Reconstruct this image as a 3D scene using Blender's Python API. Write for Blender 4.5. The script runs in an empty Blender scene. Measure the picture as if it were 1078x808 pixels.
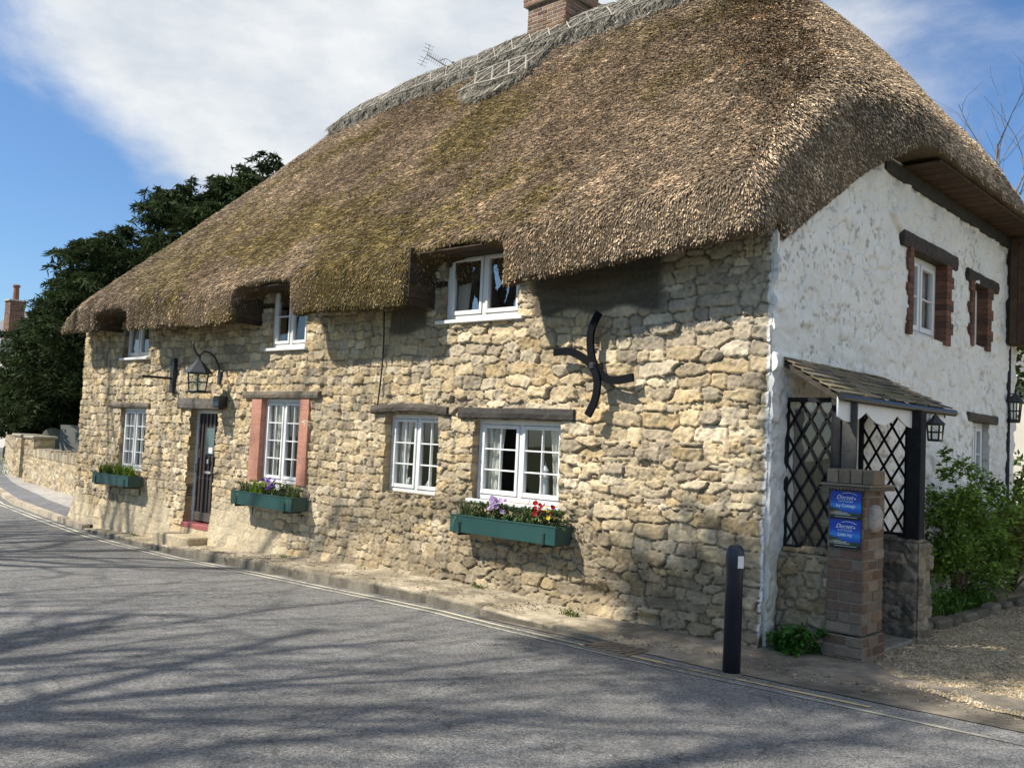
import bpy, math, random
import numpy as np
from mathutils import Matrix, Vector
C = bpy.context.scene.collection
SC = bpy.context.scene
RNG = np.random.default_rng(7)
random.seed(7)

# ------------------------------------------------------------------ numpy helpers
def smooth(a, b, x):
    t = np.clip((x - a) / (b - a), 0, 1)
    return t * t * (3 - 2 * t)

def hsh(ix, iy, iz, seed):
    n = (ix.astype(np.int64) * 374761393 + iy.astype(np.int64) * 668265263 + iz.astype(np.int64) * 2147483647 + seed * 974634777) & 0xffffffff
    n = ((n ^ (n >> 13)) * 1274126177) & 0xffffffff
    n = (n ^ (n >> 16)) & 0xffff
    return n / 65535.0

def vnoise(x, y, z=None, seed=0):
    x = np.asarray(x, float); y = np.asarray(y, float)
    if z is None:
        x0 = np.floor(x); y0 = np.floor(y); fx = x - x0; fy = y - y0
        fx = fx * fx * (3 - 2 * fx); fy = fy * fy * (3 - 2 * fy)
        o = np.zeros_like(x0)
        a = hsh(x0, y0, o, seed); b = hsh(x0 + 1, y0, o, seed); c = hsh(x0, y0 + 1, o, seed); d = hsh(x0 + 1, y0 + 1, o, seed)
        return (a * (1 - fx) + b * fx) * (1 - fy) + (c * (1 - fx) + d * fx) * fy
    z = np.asarray(z, float); z0 = np.floor(z); fz = z - z0; fz = fz * fz * (3 - 2 * fz)
    s = 0
    x0 = np.floor(x); y0 = np.floor(y); fx = x - x0; fy = y - y0
    fx = fx * fx * (3 - 2 * fx); fy = fy * fy * (3 - 2 * fy)
    for dz in (0, 1):
        a = hsh(x0, y0, z0 + dz, seed); b = hsh(x0 + 1, y0, z0 + dz, seed); c = hsh(x0, y0 + 1, z0 + dz, seed); d = hsh(x0 + 1, y0 + 1, z0 + dz, seed)
        v = (a * (1 - fx) + b * fx) * (1 - fy) + (c * (1 - fx) + d * fx) * fy
        s = s + v * (fz if dz else 1 - fz)
    return s

def fbm(x, y, z=None, seed=0, oct=4):
    s = 0; a = .5; t = 0
    for i in range(oct):
        k = 2.0 ** i
        s = s + a * vnoise(np.asarray(x) * k, np.asarray(y) * k, None if z is None else np.asarray(z) * k, seed + i * 17)
        t += a; a *= .5
    return s / t

def smax(a, b, k):
    h = np.maximum(k - np.abs(a - b), 0) / k
    return np.maximum(a, b) + h * h * k * .25

# ------------------------------------------------------------------ mesh helpers
ORG = {}
def mk(name, V, faces, mat, parent=None, col=None, smooth_shade=False, local=False):
    """one mesh object; V in world coordinates unless local"""
    V = np.asarray(V, np.float32)
    if parent is not None and not local:
        V = V - np.asarray(ORG.get(parent.name, (0, 0, 0)), np.float32)
    me = bpy.data.meshes.new(name)
    fl = [np.asarray(f, np.int32) for f in faces if f is not None and len(f)]
    me.vertices.add(len(V)); me.vertices.foreach_set('co', V.ravel())
    nl = sum(f.size for f in fl); nf = sum(len(f) for f in fl)
    me.loops.add(nl); me.polygons.add(nf)
    me.loops.foreach_set('vertex_index', np.concatenate([f.ravel() for f in fl]))
    tot = np.concatenate([np.full(len(f), f.shape[1], np.int32) for f in fl])
    st = np.concatenate([[0], np.cumsum(tot)[:-1]]).astype(np.int32)
    me.polygons.foreach_set('loop_start', st)
    me.polygons.foreach_set('loop_total', tot)
    me.polygons.foreach_set('use_smooth', np.full(nf, bool(smooth_shade)))
    if col is not None:
        ca = me.color_attributes.new('Col', 'FLOAT_COLOR', 'POINT')
        c4 = np.ones((len(V), 4), np.float32); c4[:, :3] = np.asarray(col, np.float32)
        ca.data.foreach_set('color', c4.ravel())
    me.update(calc_edges=True); me.validate()
    me.materials.append(mat)
    o = bpy.data.objects.new(name, me); C.objects.link(o)
    if parent is not None:
        o.parent = parent
        ORG[o.name] = ORG.get(parent.name, (0, 0, 0))
    else:
        ORG[o.name] = (0, 0, 0)
    return o

class MB:
    def __init__(s): s.V = []; s.Q = []; s.T = []; s.C = []; s.n = 0
    def add(s, V, Q=None, T=None, col=(.5, .5, .5)):
        V = np.asarray(V, float)
        if Q is not None and len(Q): s.Q.append(np.asarray(Q, int) + s.n)
        if T is not None and len(T): s.T.append(np.asarray(T, int) + s.n)
        c = np.asarray(col, float)
        s.C.append(np.broadcast_to(c, (len(V), 3)) if c.ndim == 1 else c)
        s.V.append(V); s.n += len(V)
    def box(s, lo, hi, b=0.0, col=(.5, .5, .5), M=None):
        lo = np.array(lo, float); hi = np.array(hi, float)
        b = min(b, *(abs(hi - lo) * .45))
        if b <= 0:
            V = np.array([(x, y, z) for x in (lo[0], hi[0]) for y in (lo[1], hi[1]) for z in (lo[2], hi[2])])
            Q = [(0, 1, 3, 2), (4, 6, 7, 5), (0, 4, 5, 1), (2, 3, 7, 6), (0, 2, 6, 4), (1, 5, 7, 3)]; T = None
        else:
            V = []; idx = {}
            for i in (0, 1):
                for j in (0, 1):
                    for k in (0, 1):
                        c = np.array([(lo, hi)[i][0], (lo, hi)[j][1], (lo, hi)[k][2]]); sg = np.array([1 - 2 * i, 1 - 2 * j, 1 - 2 * k])
                        for a in range(3):
                            p = c + sg * b; p[a] = c[a]; idx[(i, j, k, a)] = len(V); V.append(p)
            V = np.array(V); Q = []; T = []
            for a in range(3):
                o1, o2 = [q for q in range(3) if q != a]
                for e in (0, 1):
                    f = []
                    for (p, q) in ((0, 0), (1, 0), (1, 1), (0, 1)):
                        key = [0, 0, 0]; key[a] = e; key[o1] = p; key[o2] = q; f.append(idx[(*key, a)])
                    Q.append(f)
                for p in (0, 1):
                    for q in (0, 1):
                        k0 = [0, 0, 0]; k0[a] = 0; k0[o1] = p; k0[o2] = q; k1 = list(k0); k1[a] = 1
                        Q.append([idx[(*k0, o1)], idx[(*k1, o1)], idx[(*k1, o2)], idx[(*k0, o2)]])
            for i in (0, 1):
                for j in (0, 1):
                    for k in (0, 1): T.append([idx[(i, j, k, 0)], idx[(i, j, k, 1)], idx[(i, j, k, 2)]])
        if M is not None: V = (np.array(M)[:3, :3] @ V.T).T + np.array(M)[:3, 3]
        s.add(V, Q, T, col)
    def tube(s, pts, rad, n=8, col=(.5, .5, .5), caps=True, flat=None):
        """swept tube along pts, rad scalar or per point; flat=(a,b) gives a rectangular section"""
        P = np.asarray(pts, float); m = len(P)
        r = np.broadcast_to(np.asarray(rad, float), (m,)) if np.ndim(rad) <= 1 else rad
        T = np.gradient(P, axis=0); T /= np.linalg.norm(T, axis=1)[:, None] + 1e-12
        up = np.array([0, 0, 1.]) if abs(T[0][2]) < .95 else np.array([1., 0, 0])
        if flat is not None and len(flat) > 2: up = np.array(flat[2], float)
        A = np.cross(T, up); A /= np.linalg.norm(A, axis=1)[:, None] + 1e-9
        B = np.cross(A, T)
        if flat is not None:
            ang = [(1, 1), (-1, 1), (-1, -1), (1, -1)]; n = 4
            V = np.concatenate([[P[i] + A[i] * x * flat[0] * r[i] + B[i] * y * flat[1] * r[i] for x, y in ang] for i in range(m)])
        else:
            an = np.arange(n) * 2 * np.pi / n
            V = (P[:, None] + r[:, None, None] * (np.cos(an)[None, :, None] * A[:, None] + np.sin(an)[None, :, None] * B[:, None])).reshape(-1, 3)
        Q = [(i * n + j, i * n + (j + 1) % n, (i + 1) * n + (j + 1) % n, (i + 1) * n + j) for i in range(m - 1) for j in range(n)]
        T_ = []
        if caps:
            V = np.concatenate([V, P[:1], P[-1:]]); a = m * n
            T_ = [(a, (j + 1) % n, j) for j in range(n)] + [(a + 1, (m - 1) * n + j, (m - 1) * n + (j + 1) % n) for j in range(n)]
        s.add(V, Q, T_, col)
    def lathe(s, prof, c=(0, 0, 0), n=20, col=(.5, .5, .5)):
        pr = np.asarray(prof, float); m = len(pr); an = np.arange(n) * 2 * np.pi / n
        V = np.stack([pr[:, 0:1] * np.cos(an), pr[:, 0:1] * np.sin(an), np.repeat(pr[:, 1:2], n, 1)], -1).reshape(-1, 3) + np.array(c)
        Q = [(i * n + j, i * n + (j + 1) % n, (i + 1) * n + (j + 1) % n, (i + 1) * n + j) for i in range(m - 1) for j in range(n)]
        s.add(V, Q, None, col)
    def build(s, name, mat, parent=None, smooth_shade=False, local=False):
        V = np.concatenate(s.V); Cc = np.concatenate(s.C)
        fs = []
        if s.Q: fs.append(np.concatenate(s.Q))
        if s.T: fs.append(np.concatenate(s.T))
        return mk(name, V, fs, mat, parent, Cc, smooth_shade, local)

def tag(o, label, cat, group=None, kind=None):
    if label: o['label'] = label
    if cat: o['category'] = cat
    if group: o['group'] = group
    if kind: o['kind'] = kind
    return o
def thing(name, label, cat, loc=(0, 0, 0), group=None):
    o = bpy.data.objects.new(name, None); C.objects.link(o); o.location = loc
    o.empty_display_size = .2
    ORG[o.name] = tuple(loc)
    return tag(o, label, cat, group)
def struct(o): o['kind'] = 'structure'; return o
def copy_tree(o, parent=None):
    c = o.copy(); C.objects.link(c)
    if parent is not None: c.parent = parent
    for ch in list(o.children): copy_tree(ch, c)
    return c

# ------------------------------------------------------------------ materials
def nodes(name):
    m = bpy.data.materials.new(name); m.use_nodes = True
    nt = m.node_tree; b = nt.nodes['Principled BSDF']
    return m, nt, b
def N(nt, t, **kw):
    n = nt.nodes.new(t)
    for k, v in kw.items(): setattr(n, k, v)
    return n
def vmat(name, rough=.85, ns=20., amp=.35, bump=.3, bs=None, dist=.01, spec=.3, metal=0, amp2=.2, ns2=2.5, trans=0):
    """vertex colour times two scales of noise, with bump"""
    m, nt, b = nodes(name); L = nt.links
    at = N(nt, 'ShaderNodeAttribute', attribute_name='Col'); tc = N(nt, 'ShaderNodeTexCoord')
    n1 = N(nt, 'ShaderNodeTexNoise'); n1.inputs['Scale'].default_value = ns; n1.inputs['Detail'].default_value = 6; n1.inputs['Roughness'].default_value = .65
    n2 = N(nt, 'ShaderNodeTexNoise'); n2.inputs['Scale'].default_value = ns2; n2.inputs['Detail'].default_value = 3
    L.new(tc.outputs['Object'], n1.inputs['Vector']); L.new(tc.outputs['Object'], n2.inputs['Vector'])
    r1 = N(nt, 'ShaderNodeMapRange'); r1.inputs[1].default_value = .25; r1.inputs[2].default_value = .75; r1.inputs[3].default_value = 1 - amp; r1.inputs[4].default_value = 1 + amp
    r2 = N(nt, 'ShaderNodeMapRange'); r2.inputs[1].default_value = .25; r2.inputs[2].default_value = .75; r2.inputs[3].default_value = 1 - amp2; r2.inputs[4].default_value = 1 + amp2
    L.new(n1.outputs[0], r1.inputs[0]); L.new(n2.outputs[0], r2.inputs[0])
    mu = N(nt, 'ShaderNodeMath', operation='MULTIPLY'); L.new(r1.outputs[0], mu.inputs[0]); L.new(r2.outputs[0], mu.inputs[1])
    vm = N(nt, 'ShaderNodeVectorMath', operation='SCALE'); L.new(at.outputs['Color'], vm.inputs[0]); L.new(mu.outputs[0], vm.inputs['Scale'])
    L.new(vm.outputs[0], b.inputs['Base Color'])
    b.inputs['Roughness'].default_value = rough; b.inputs['Specular IOR Level'].default_value = spec; b.inputs['Metallic'].default_value = metal
    if bump:
        n3 = N(nt, 'ShaderNodeTexNoise'); n3.inputs['Scale'].default_value = bs or ns * 2; n3.inputs['Detail'].default_value = 5
        L.new(tc.outputs['Object'], n3.inputs['Vector'])
        bp = N(nt, 'ShaderNodeBump'); bp.inputs['Strength'].default_value = bump; bp.inputs['Distance'].default_value = dist
        L.new(n3.outputs[0], bp.inputs['Height']); L.new(bp.outputs[0], b.inputs['Normal'])
    if trans:
        tr = N(nt, 'ShaderNodeBsdfTranslucent'); L.new(vm.outputs[0], tr.inputs['Color'])
        mx = N(nt, 'ShaderNodeMixShader'); mx.inputs[0].default_value = trans
        out = nt.nodes['Material Output']; L.new(b.outputs[0], mx.inputs[1]); L.new(tr.outputs[0], mx.inputs[2]); L.new(mx.outputs[0], out.inputs['Surface'])
    return m
def glass_mat(name, tint=(.9, .93, .92), base=.10):
    m = bpy.data.materials.new(name); m.use_nodes = True; nt = m.node_tree; nt.nodes.clear(); L = nt.links
    out = N(nt, 'ShaderNodeOutputMaterial'); tr = N(nt, 'ShaderNodeBsdfTransparent'); tr.inputs[0].default_value = (*tint, 1)
    gl = N(nt, 'ShaderNodeBsdfGlossy'); gl.inputs['Roughness'].default_value = .01
    lw = N(nt, 'ShaderNodeLayerWeight'); lw.inputs['Blend'].default_value = .5
    fr = N(nt, 'ShaderNodeMath', operation='POWER'); L.new(lw.outputs['Facing'], fr.inputs[0]); fr.inputs[1].default_value = 3.5
    ad = N(nt, 'ShaderNodeMath', operation='ADD'); ad.inputs[1].default_value = base; L.new(fr.outputs[0], ad.inputs[0])
    nz = N(nt, 'ShaderNodeTexNoise'); nz.inputs['Scale'].default_value = 6; tc = N(nt, 'ShaderNodeTexCoord'); L.new(tc.outputs['Object'], nz.inputs['Vector'])
    bp = N(nt, 'ShaderNodeBump'); bp.inputs['Strength'].default_value = .012; bp.inputs['Distance'].default_value = .02; L.new(nz.outputs[0], bp.inputs['Height']); L.new(bp.outputs[0], gl.inputs['Normal'])
    mx = N(nt, 'ShaderNodeMixShader'); L.new(ad.outputs[0], mx.inputs[0]); L.new(tr.outputs[0], mx.inputs[1]); L.new(gl.outputs[0], mx.inputs[2]); L.new(mx.outputs[0], out.inputs[0])
    return m

M_STONE = vmat('stone', .95, 22, .30, .55, 60, .008, .15, amp2=.14, ns2=1.2)
M_LIME = vmat('white_limewash', .9, 16, .08, .35, 45, .005, .08, amp2=.06, ns2=1.5)
M_THATCH = vmat('thatch', .95, 14, .25, .8, 40, .03, .1, amp2=.2, ns2=.9)
M_REED = vmat('reed', .9, 30, .15, 0, spec=.15, amp2=.12, ns2=.7)
M_WHITE = vmat('white_paint', .5, 9, .07, .1, 40, .002, .4, amp2=.04)
M_TIMBER = vmat('weathered_timber', .85, 12, .35, .6, 30, .01, .2)
M_PAINT = vmat('satin_paint', .4, 8, .12, .08, 30, .002, .45, amp2=.1)
M_IRON = vmat('black_iron', .5, 25, .2, .25, 60, .003, .4)
M_WROUGHT = vmat('wrought_iron', .9, 25, .2, .2, 60, .003, .06)
M_BRICK = vmat('brick', .9, 25, .25, .5, 70, .005, .2, amp2=.12, ns2=3)
M_SLATE = vmat('roof_slate', .75, 15, .35, .4, 40, .005, .3)
M_LEAF = vmat('leaf', .55, 3, .2, 0, spec=.3, amp2=.25, ns2=.8, trans=.3)
M_YEW = vmat('yew_needles', .75, 2, .3, 0, spec=.15, amp2=.3, ns2=.35, trans=.2)
M_PETAL = vmat('petal', .6, 10, .1, 0, spec=.2, trans=.3)
M_BARK = vmat('bark', .9, 14, .35, .7, 25, .02, .15)
M_CLOTH = vmat('curtain_cloth', .9, 20, .08, 0, spec=.1, trans=.08)
M_DARK = vmat('interior_plaster', .95, 3, .1, 0, spec=.1)
M_GLASS = glass_mat('window_glass')
M_GLASSB = glass_mat('sky_glass', base=.30)
M_EARTH = vmat('earth', .95, 6, .35, .5, 14, .03, .1, ns2=.4)
M_SIGN = vmat('sign_print', .35, 4, .05, 0, spec=.45, amp2=.03)
M_SOIL = vmat('soil', 1, 40, .4, .8, 60, .01, .05)
M_CAR = vmat('car_paint', .25, 3, .03, 0, spec=.6, amp2=.02)
M_PLAS = vmat('black_plastic', .35, 10, .1, .05, 40, .002, .5)

# ------------------------------------------------------------------ ground shape
GX = [-400, -60, -40, -25, -14, -9, -6.5, -3, 0, 10, 400]; GZ = [-2.5, -.6, -.42, -.40, -.37, -.335, -.24, -.13, -.12, -.10, -.1]
def gz(x): return np.interp(x, GX, GZ)
LX = [-80, -60, -40, -30, -24, -19.1, -15.6, -12.9, -10.7, -9.1, -6, -4, -2.3, 0, 2.3, 14, 60, 300]
LY = [26, 15.5, 7.0, 3.4, 1.5, .3, -.2, -.56, -.70, -.72, -.90, -1.0, -1.10, -1.1, -.95, -.3, 3, 20]
def line_y(x): return np.interp(x, LX, LY)
def kerb_y(x): return line_y(x) + np.interp(x, [-20, -10, -6, -3, -1, 0], [.25, .20, .20, .22, .30, .30])

def sheet(name, xs, ys_lo, ys_hi, ny, zf, mat, colf, smooth_shade=True):
    xs = np.asarray(xs, float); t = np.linspace(0, 1, ny)
    lo = ys_lo(xs) if callable(ys_lo) else np.full_like(xs, ys_lo); hi = ys_hi(xs) if callable(ys_hi) else np.full_like(xs, ys_hi)
    X = np.repeat(xs[:, None], ny, 1); Y = lo[:, None] + (hi - lo)[:, None] * t
    Z = zf(X, Y); n = len(xs)
    V = np.stack([X, Y, Z], -1).reshape(-1, 3)
    i, j = np.meshgrid(np.arange(n - 1), np.arange(ny - 1), indexing='ij'); a = (i * ny + j).ravel()
    Q = np.stack([a, a + ny, a + ny + 1, a + 1], 1)
    c = colf(V[:, 0], V[:, 1])
    return mk(name, V, [Q], mat, None, c, smooth_shade)

# materials with a look of their own: asphalt, grass, gravel
def asphalt_mat():
    m, nt, b = nodes('asphalt'); L = nt.links
    tc = N(nt, 'ShaderNodeTexCoord')
    vo = N(nt, 'ShaderNodeTexVoronoi'); vo.inputs['Scale'].default_value = 95
    n1 = N(nt, 'ShaderNodeTexNoise'); n1.inputs['Scale'].default_value = .55; n1.inputs['Detail'].default_value = 5; n1.inputs['Roughness'].default_value = .6
    n2 = N(nt, 'ShaderNodeTexNoise'); n2.inputs['Scale'].default_value = 45; n2.inputs['Detail'].default_value = 5; n2.inputs['Roughness'].default_value = .8
    n4 = N(nt, 'ShaderNodeTexNoise'); n4.inputs['Scale'].default_value = 6; n4.inputs['Detail'].default_value = 6; n4.inputs['Roughness'].default_value = .7
    for n in (vo, n1, n2, n4): L.new(tc.outputs['Object'], n.inputs['Vector'])
    r1 = N(nt, 'ShaderNodeValToRGB'); e = r1.color_ramp.elements
    e[0].position = .32; e[0].color = (.125, .122, .116, 1); e[1].position = .68; e[1].color = (.20, .194, .183, 1)
    L.new(n1.outputs[0], r1.inputs[0])
    mr = N(nt, 'ShaderNodeMapRange'); mr.inputs[1].default_value = 0; mr.inputs[2].default_value = 1; mr.inputs[3].default_value = .45; mr.inputs[4].default_value = 1.75
    L.new(vo.outputs['Color'], mr.inputs[0])
    m2 = N(nt, 'ShaderNodeMapRange'); m2.inputs[1].default_value = .3; m2.inputs[2].default_value = .7; m2.inputs[3].default_value = .6; m2.inputs[4].default_value = 1.4
    L.new(n2.outputs[0], m2.inputs[0])
    m4 = N(nt, 'ShaderNodeMapRange'); m4.inputs[1].default_value = .3; m4.inputs[2].default_value = .7; m4.inputs[3].default_value = .82; m4.inputs[4].default_value = 1.18
    L.new(n4.outputs[0], m4.inputs[0])
    mu = N(nt, 'ShaderNodeMath', operation='MULTIPLY'); L.new(mr.outputs[0], mu.inputs[0]); L.new(m2.outputs[0], mu.inputs[1])
    mu2 = N(nt, 'ShaderNodeMath', operation='MULTIPLY'); L.new(mu.outputs[0], mu2.inputs[0]); L.new(m4.outputs[0], mu2.inputs[1])
    # hairline cracks and darker stains
    nd = N(nt, 'ShaderNodeTexNoise'); nd.inputs['Scale'].default_value = 2.2; nd.inputs['Detail'].default_value = 4; L.new(tc.outputs['Object'], nd.inputs['Vector'])
    ds = N(nt, 'ShaderNodeVectorMath', operation='SCALE'); ds.inputs['Scale'].default_value = .9; L.new(nd.outputs['Color'], ds.inputs[0])
    da = N(nt, 'ShaderNodeVectorMath', operation='ADD'); L.new(tc.outputs['Object'], da.inputs[0]); L.new(ds.outputs[0], da.inputs[1])
    vc = N(nt, 'ShaderNodeTexVoronoi', feature='DISTANCE_TO_EDGE'); vc.inputs['Scale'].default_value = .42; L.new(da.outputs[0], vc.inputs['Vector'])
    ck = N(nt, 'ShaderNodeMapRange'); ck.inputs[1].default_value = .0; ck.inputs[2].default_value = .006; ck.inputs[3].default_value = .55; ck.inputs[4].default_value = 1; L.new(vc.outputs['Distance'], ck.inputs[0])
    n5 = N(nt, 'ShaderNodeTexNoise'); n5.inputs['Scale'].default_value = 1.1; n5.inputs['Detail'].default_value = 6; n5.inputs['Roughness'].default_value = .7; n5.inputs['Distortion'].default_value = .6; L.new(tc.outputs['Object'], n5.inputs['Vector'])
    st = N(nt, 'ShaderNodeMapRange'); st.inputs[1].default_value = .56; st.inputs[2].default_value = .66; st.inputs[3].default_value = 1; st.inputs[4].default_value = .80; L.new(n5.outputs[0], st.inputs[0])
    mu3 = N(nt, 'ShaderNodeMath', operation='MULTIPLY'); L.new(mu2.outputs[0], mu3.inputs[0]); L.new(ck.outputs[0], mu3.inputs[1])
    mu2 = N(nt, 'ShaderNodeMath', operation='MULTIPLY'); L.new(mu3.outputs[0], mu2.inputs[0]); L.new(st.outputs[0], mu2.inputs[1])
    vm = N(nt, 'ShaderNodeVectorMath', operation='SCALE'); L.new(r1.outputs[0], vm.inputs[0]); L.new(mu2.outputs[0], vm.inputs['Scale'])
    L.new(vm.outputs[0], b.inputs['Base Color']); b.inputs['Roughness'].default_value = .85; b.inputs['Specular IOR Level'].default_value = .25
    bp = N(nt, 'ShaderNodeBump'); bp.inputs['Strength'].default_value = .7; bp.inputs['Distance'].default_value = .008
    L.new(vo.outputs['Distance'], bp.inputs['Height']); L.new(bp.outputs[0], b.inputs['Normal'])
    return m
M_ASPH = asphalt_mat()
def line_mat():
    m, nt, b = nodes('worn_line_paint'); L = nt.links
    at = N(nt, 'ShaderNodeAttribute', attribute_name='Col'); tc = N(nt, 'ShaderNodeTexCoord')
    n1 = N(nt, 'ShaderNodeTexNoise'); n1.inputs['Scale'].default_value = 30; n1.inputs['Detail'].default_value = 6; n1.inputs['Roughness'].default_value = .75
    n2 = N(nt, 'ShaderNodeTexNoise'); n2.inputs['Scale'].default_value = 1.3; n2.inputs['Detail'].default_value = 3
    L.new(tc.outputs['Object'], n1.inputs['Vector']); L.new(tc.outputs['Object'], n2.inputs['Vector'])
    ad = N(nt, 'ShaderNodeMath', operation='ADD'); L.new(n1.outputs[0], ad.inputs[0]); L.new(n2.outputs[0], ad.inputs[1])
    mr = N(nt, 'ShaderNodeMapRange'); mr.inputs[1].default_value = .80; mr.inputs[2].default_value = 1.02; mr.inputs[3].default_value = 0; mr.inputs[4].default_value = 1
    L.new(ad.outputs[0], mr.inputs[0])
    mx = N(nt, 'ShaderNodeMix', data_type='RGBA'); L.new(mr.outputs[0], mx.inputs[0]); mx.inputs[6].default_value = (.15, .145, .14, 1)
    L.new(at.outputs['Color'], mx.inputs[7]); L.new(mx.outputs[2], b.inputs['Base Color']); b.inputs['Roughness'].default_value = .8
    return m
M_LINE = line_mat()

# ground sheet to the horizon
gx = np.unique(np.concatenate([np.linspace(-400, -60, 12), np.linspace(-60, 14, 75), np.linspace(14, 400, 12)]))
def ground_z(X, Y):
    rise = 1.0 * smooth(3.3, 5.5, Y - line_y(X)) * smooth(-14.4, -15.5, X)
    return gz(X) - .06 + rise * smooth(-60, -40, X)
def ground_c(x, y):
    g = fbm(x * .6, y * .6, seed=3)[:, None]
    return np.array([.06, .10, .025]) * (1 - g) + np.array([.12, .11, .06]) * g
struct(sheet('ground', gx, -400., 400., 1201, ground_z, M_EARTH, ground_c))
# road
rx = np.unique(np.concatenate([np.linspace(-80, -20, 61), np.linspace(-20, 12, 161), np.linspace(12, 300, 30)]))
def road_z(X, Y):
    dy = kerb_y(X) - Y
    return gz(X) + .012 * (fbm(X * .8, Y * .8, seed=5) - .5) + .03 * smooth(0, 3.2, dy) - .004
struct(sheet('road', rx, lambda x: line_y(x) - 8.6, lambda x: kerb_y(x) + np.where(x > -1.5, .15, .02), 60, road_z, M_ASPH, lambda x, y: np.full((len(x), 3), .1)))
# worn painted lines beside the kerb
def painted(off, w, x0, x1, colf, name):
    xs = np.arange(x0, x1, .15)
    o = sheet(name, xs, lambda x: line_y(x) + off - w / 2, lambda x: line_y(x) + off + w / 2, 3, lambda X, Y: road_z(X, Y) + .005, M_LINE, colf)
    return struct(o)
cream = lambda x, y: np.stack([np.interp(x, [-14, 0, 2], [.62, .60, .62]), np.interp(x, [-14, 0, 1], [.58, .54, .5]), np.interp(x, [-14, -3, 0, 1], [.46, .40, .30, .24])], -1)
def yellow(x, y):
    t = smooth(-1.2, -.3, x)[:, None]; return cream(x, y) * (1 - t) + np.array([.62, .47, .22]) * t
def pale(x, y): return cream(x * 0 - 12, y) * np.interp(x, [-14, -3, 0, 9], [1, .85, .62, .5])[:, None]
painted(.06, .045, -60, 1.5, yellow, 'road_line_inner')
painted(-.07, .045, -60, 9, pale, 'road_line_outer')

# raised stone ledge and kerb below the cottage front
def ledge():
    xs = np.arange(-13.2, -.6, .06); mb = MB()
    hh = np.interp(xs, [-13.2, -12.5, -10, -9, -6, -3.5, -2.4, -1.2, -.6], [.03, .06, .08, .13, .13, .115, .07, .035, .0])
    k = kerb_y(xs) + .0
    ts = np.concatenate([[0, .0], np.linspace(.02, 1, 26)]); nt = len(ts)
    X = np.repeat(xs[:, None], nt, 1); Y = k[:, None] + (.12 - k)[:, None] * ts
    Z = gz(X) + hh[:, None] * np.concatenate([[-.3, .72], np.full(nt - 2, 1.)])
    rough = np.concatenate([[0, .5], np.ones(nt - 2)])
    Z += rough * (.035 * (fbm(X * 3, Y * 5, seed=8) - .5) + .018 * (fbm(X * 14, Y * 14, seed=9) - .5)) * np.clip(hh[:, None] / .08, .4, 1)
    # rise towards the wall foot, joints between the kerb stones
    Z += rough * .03 * (np.abs(fbm(X * 7, Y * 9, seed=12) - .5)) * 2 * np.clip(hh[:, None] / .1, .2, 1)
    Z += .05 * smooth(.55, 1, ts)[None] * np.clip(hh[:, None] / .1, .3, 1)
    Y += .03 * (fbm(X * 2.2, Z * 9, seed=10) - .5) * (ts < .1)
    jn = np.abs(((X * 1.15 + .03 * np.sin(X * 9)) % 1) - .5) > .475
    Z -= .03 * jn * (ts < .32); Y += .03 * jn * (ts < .05)
    V = np.stack([X, Y, Z], -1).reshape(-1, 3)
    n = len(xs); i, j = np.meshgrid(np.arange(n - 1), np.arange(nt - 1), indexing='ij'); a = (i * nt + j).ravel()
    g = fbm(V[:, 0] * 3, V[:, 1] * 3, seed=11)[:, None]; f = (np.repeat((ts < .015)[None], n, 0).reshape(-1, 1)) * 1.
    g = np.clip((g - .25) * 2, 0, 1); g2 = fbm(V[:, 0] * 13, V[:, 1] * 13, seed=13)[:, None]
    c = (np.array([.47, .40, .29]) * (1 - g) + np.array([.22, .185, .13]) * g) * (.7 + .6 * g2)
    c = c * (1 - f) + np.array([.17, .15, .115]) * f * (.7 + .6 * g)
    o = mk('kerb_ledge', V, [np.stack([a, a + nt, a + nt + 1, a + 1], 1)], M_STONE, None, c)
    return struct(o)
ledge()
# dusty roadside strip at the corner and before the porch
def verge_c(x, y):
    g = fbm(x * 2.5, y * 2.5, seed=21)[:, None]
    g2 = fbm(x * 12, y * 12, seed=24)[:, None]; g = np.clip((g - .3) * 2.4, 0, 1)
    return (np.array([.25, .215, .165]) * (1 - g) + np.array([.12, .105, .085]) * g) * (.65 + .7 * g2)
struct(sheet('roadside_strip', np.arange(-2.6, 14, .06), lambda x: kerb_y(x) - .04 * fbm(x * 6, x * 0, seed=23) - .06, lambda x: np.interp(x, [-1.5, .9, 1.2, 14], [.1, .25, -.1, .5]), 14,
             lambda X, Y: road_z(X, Y) + .007 + smooth(0, .35, Y - kerb_y(X)) * (.028 + .03 * smooth(-.6, .1, Y) + .03 * (fbm(X * 4, Y * 4, seed=22) - .5)), M_EARTH, verge_c))
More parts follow.
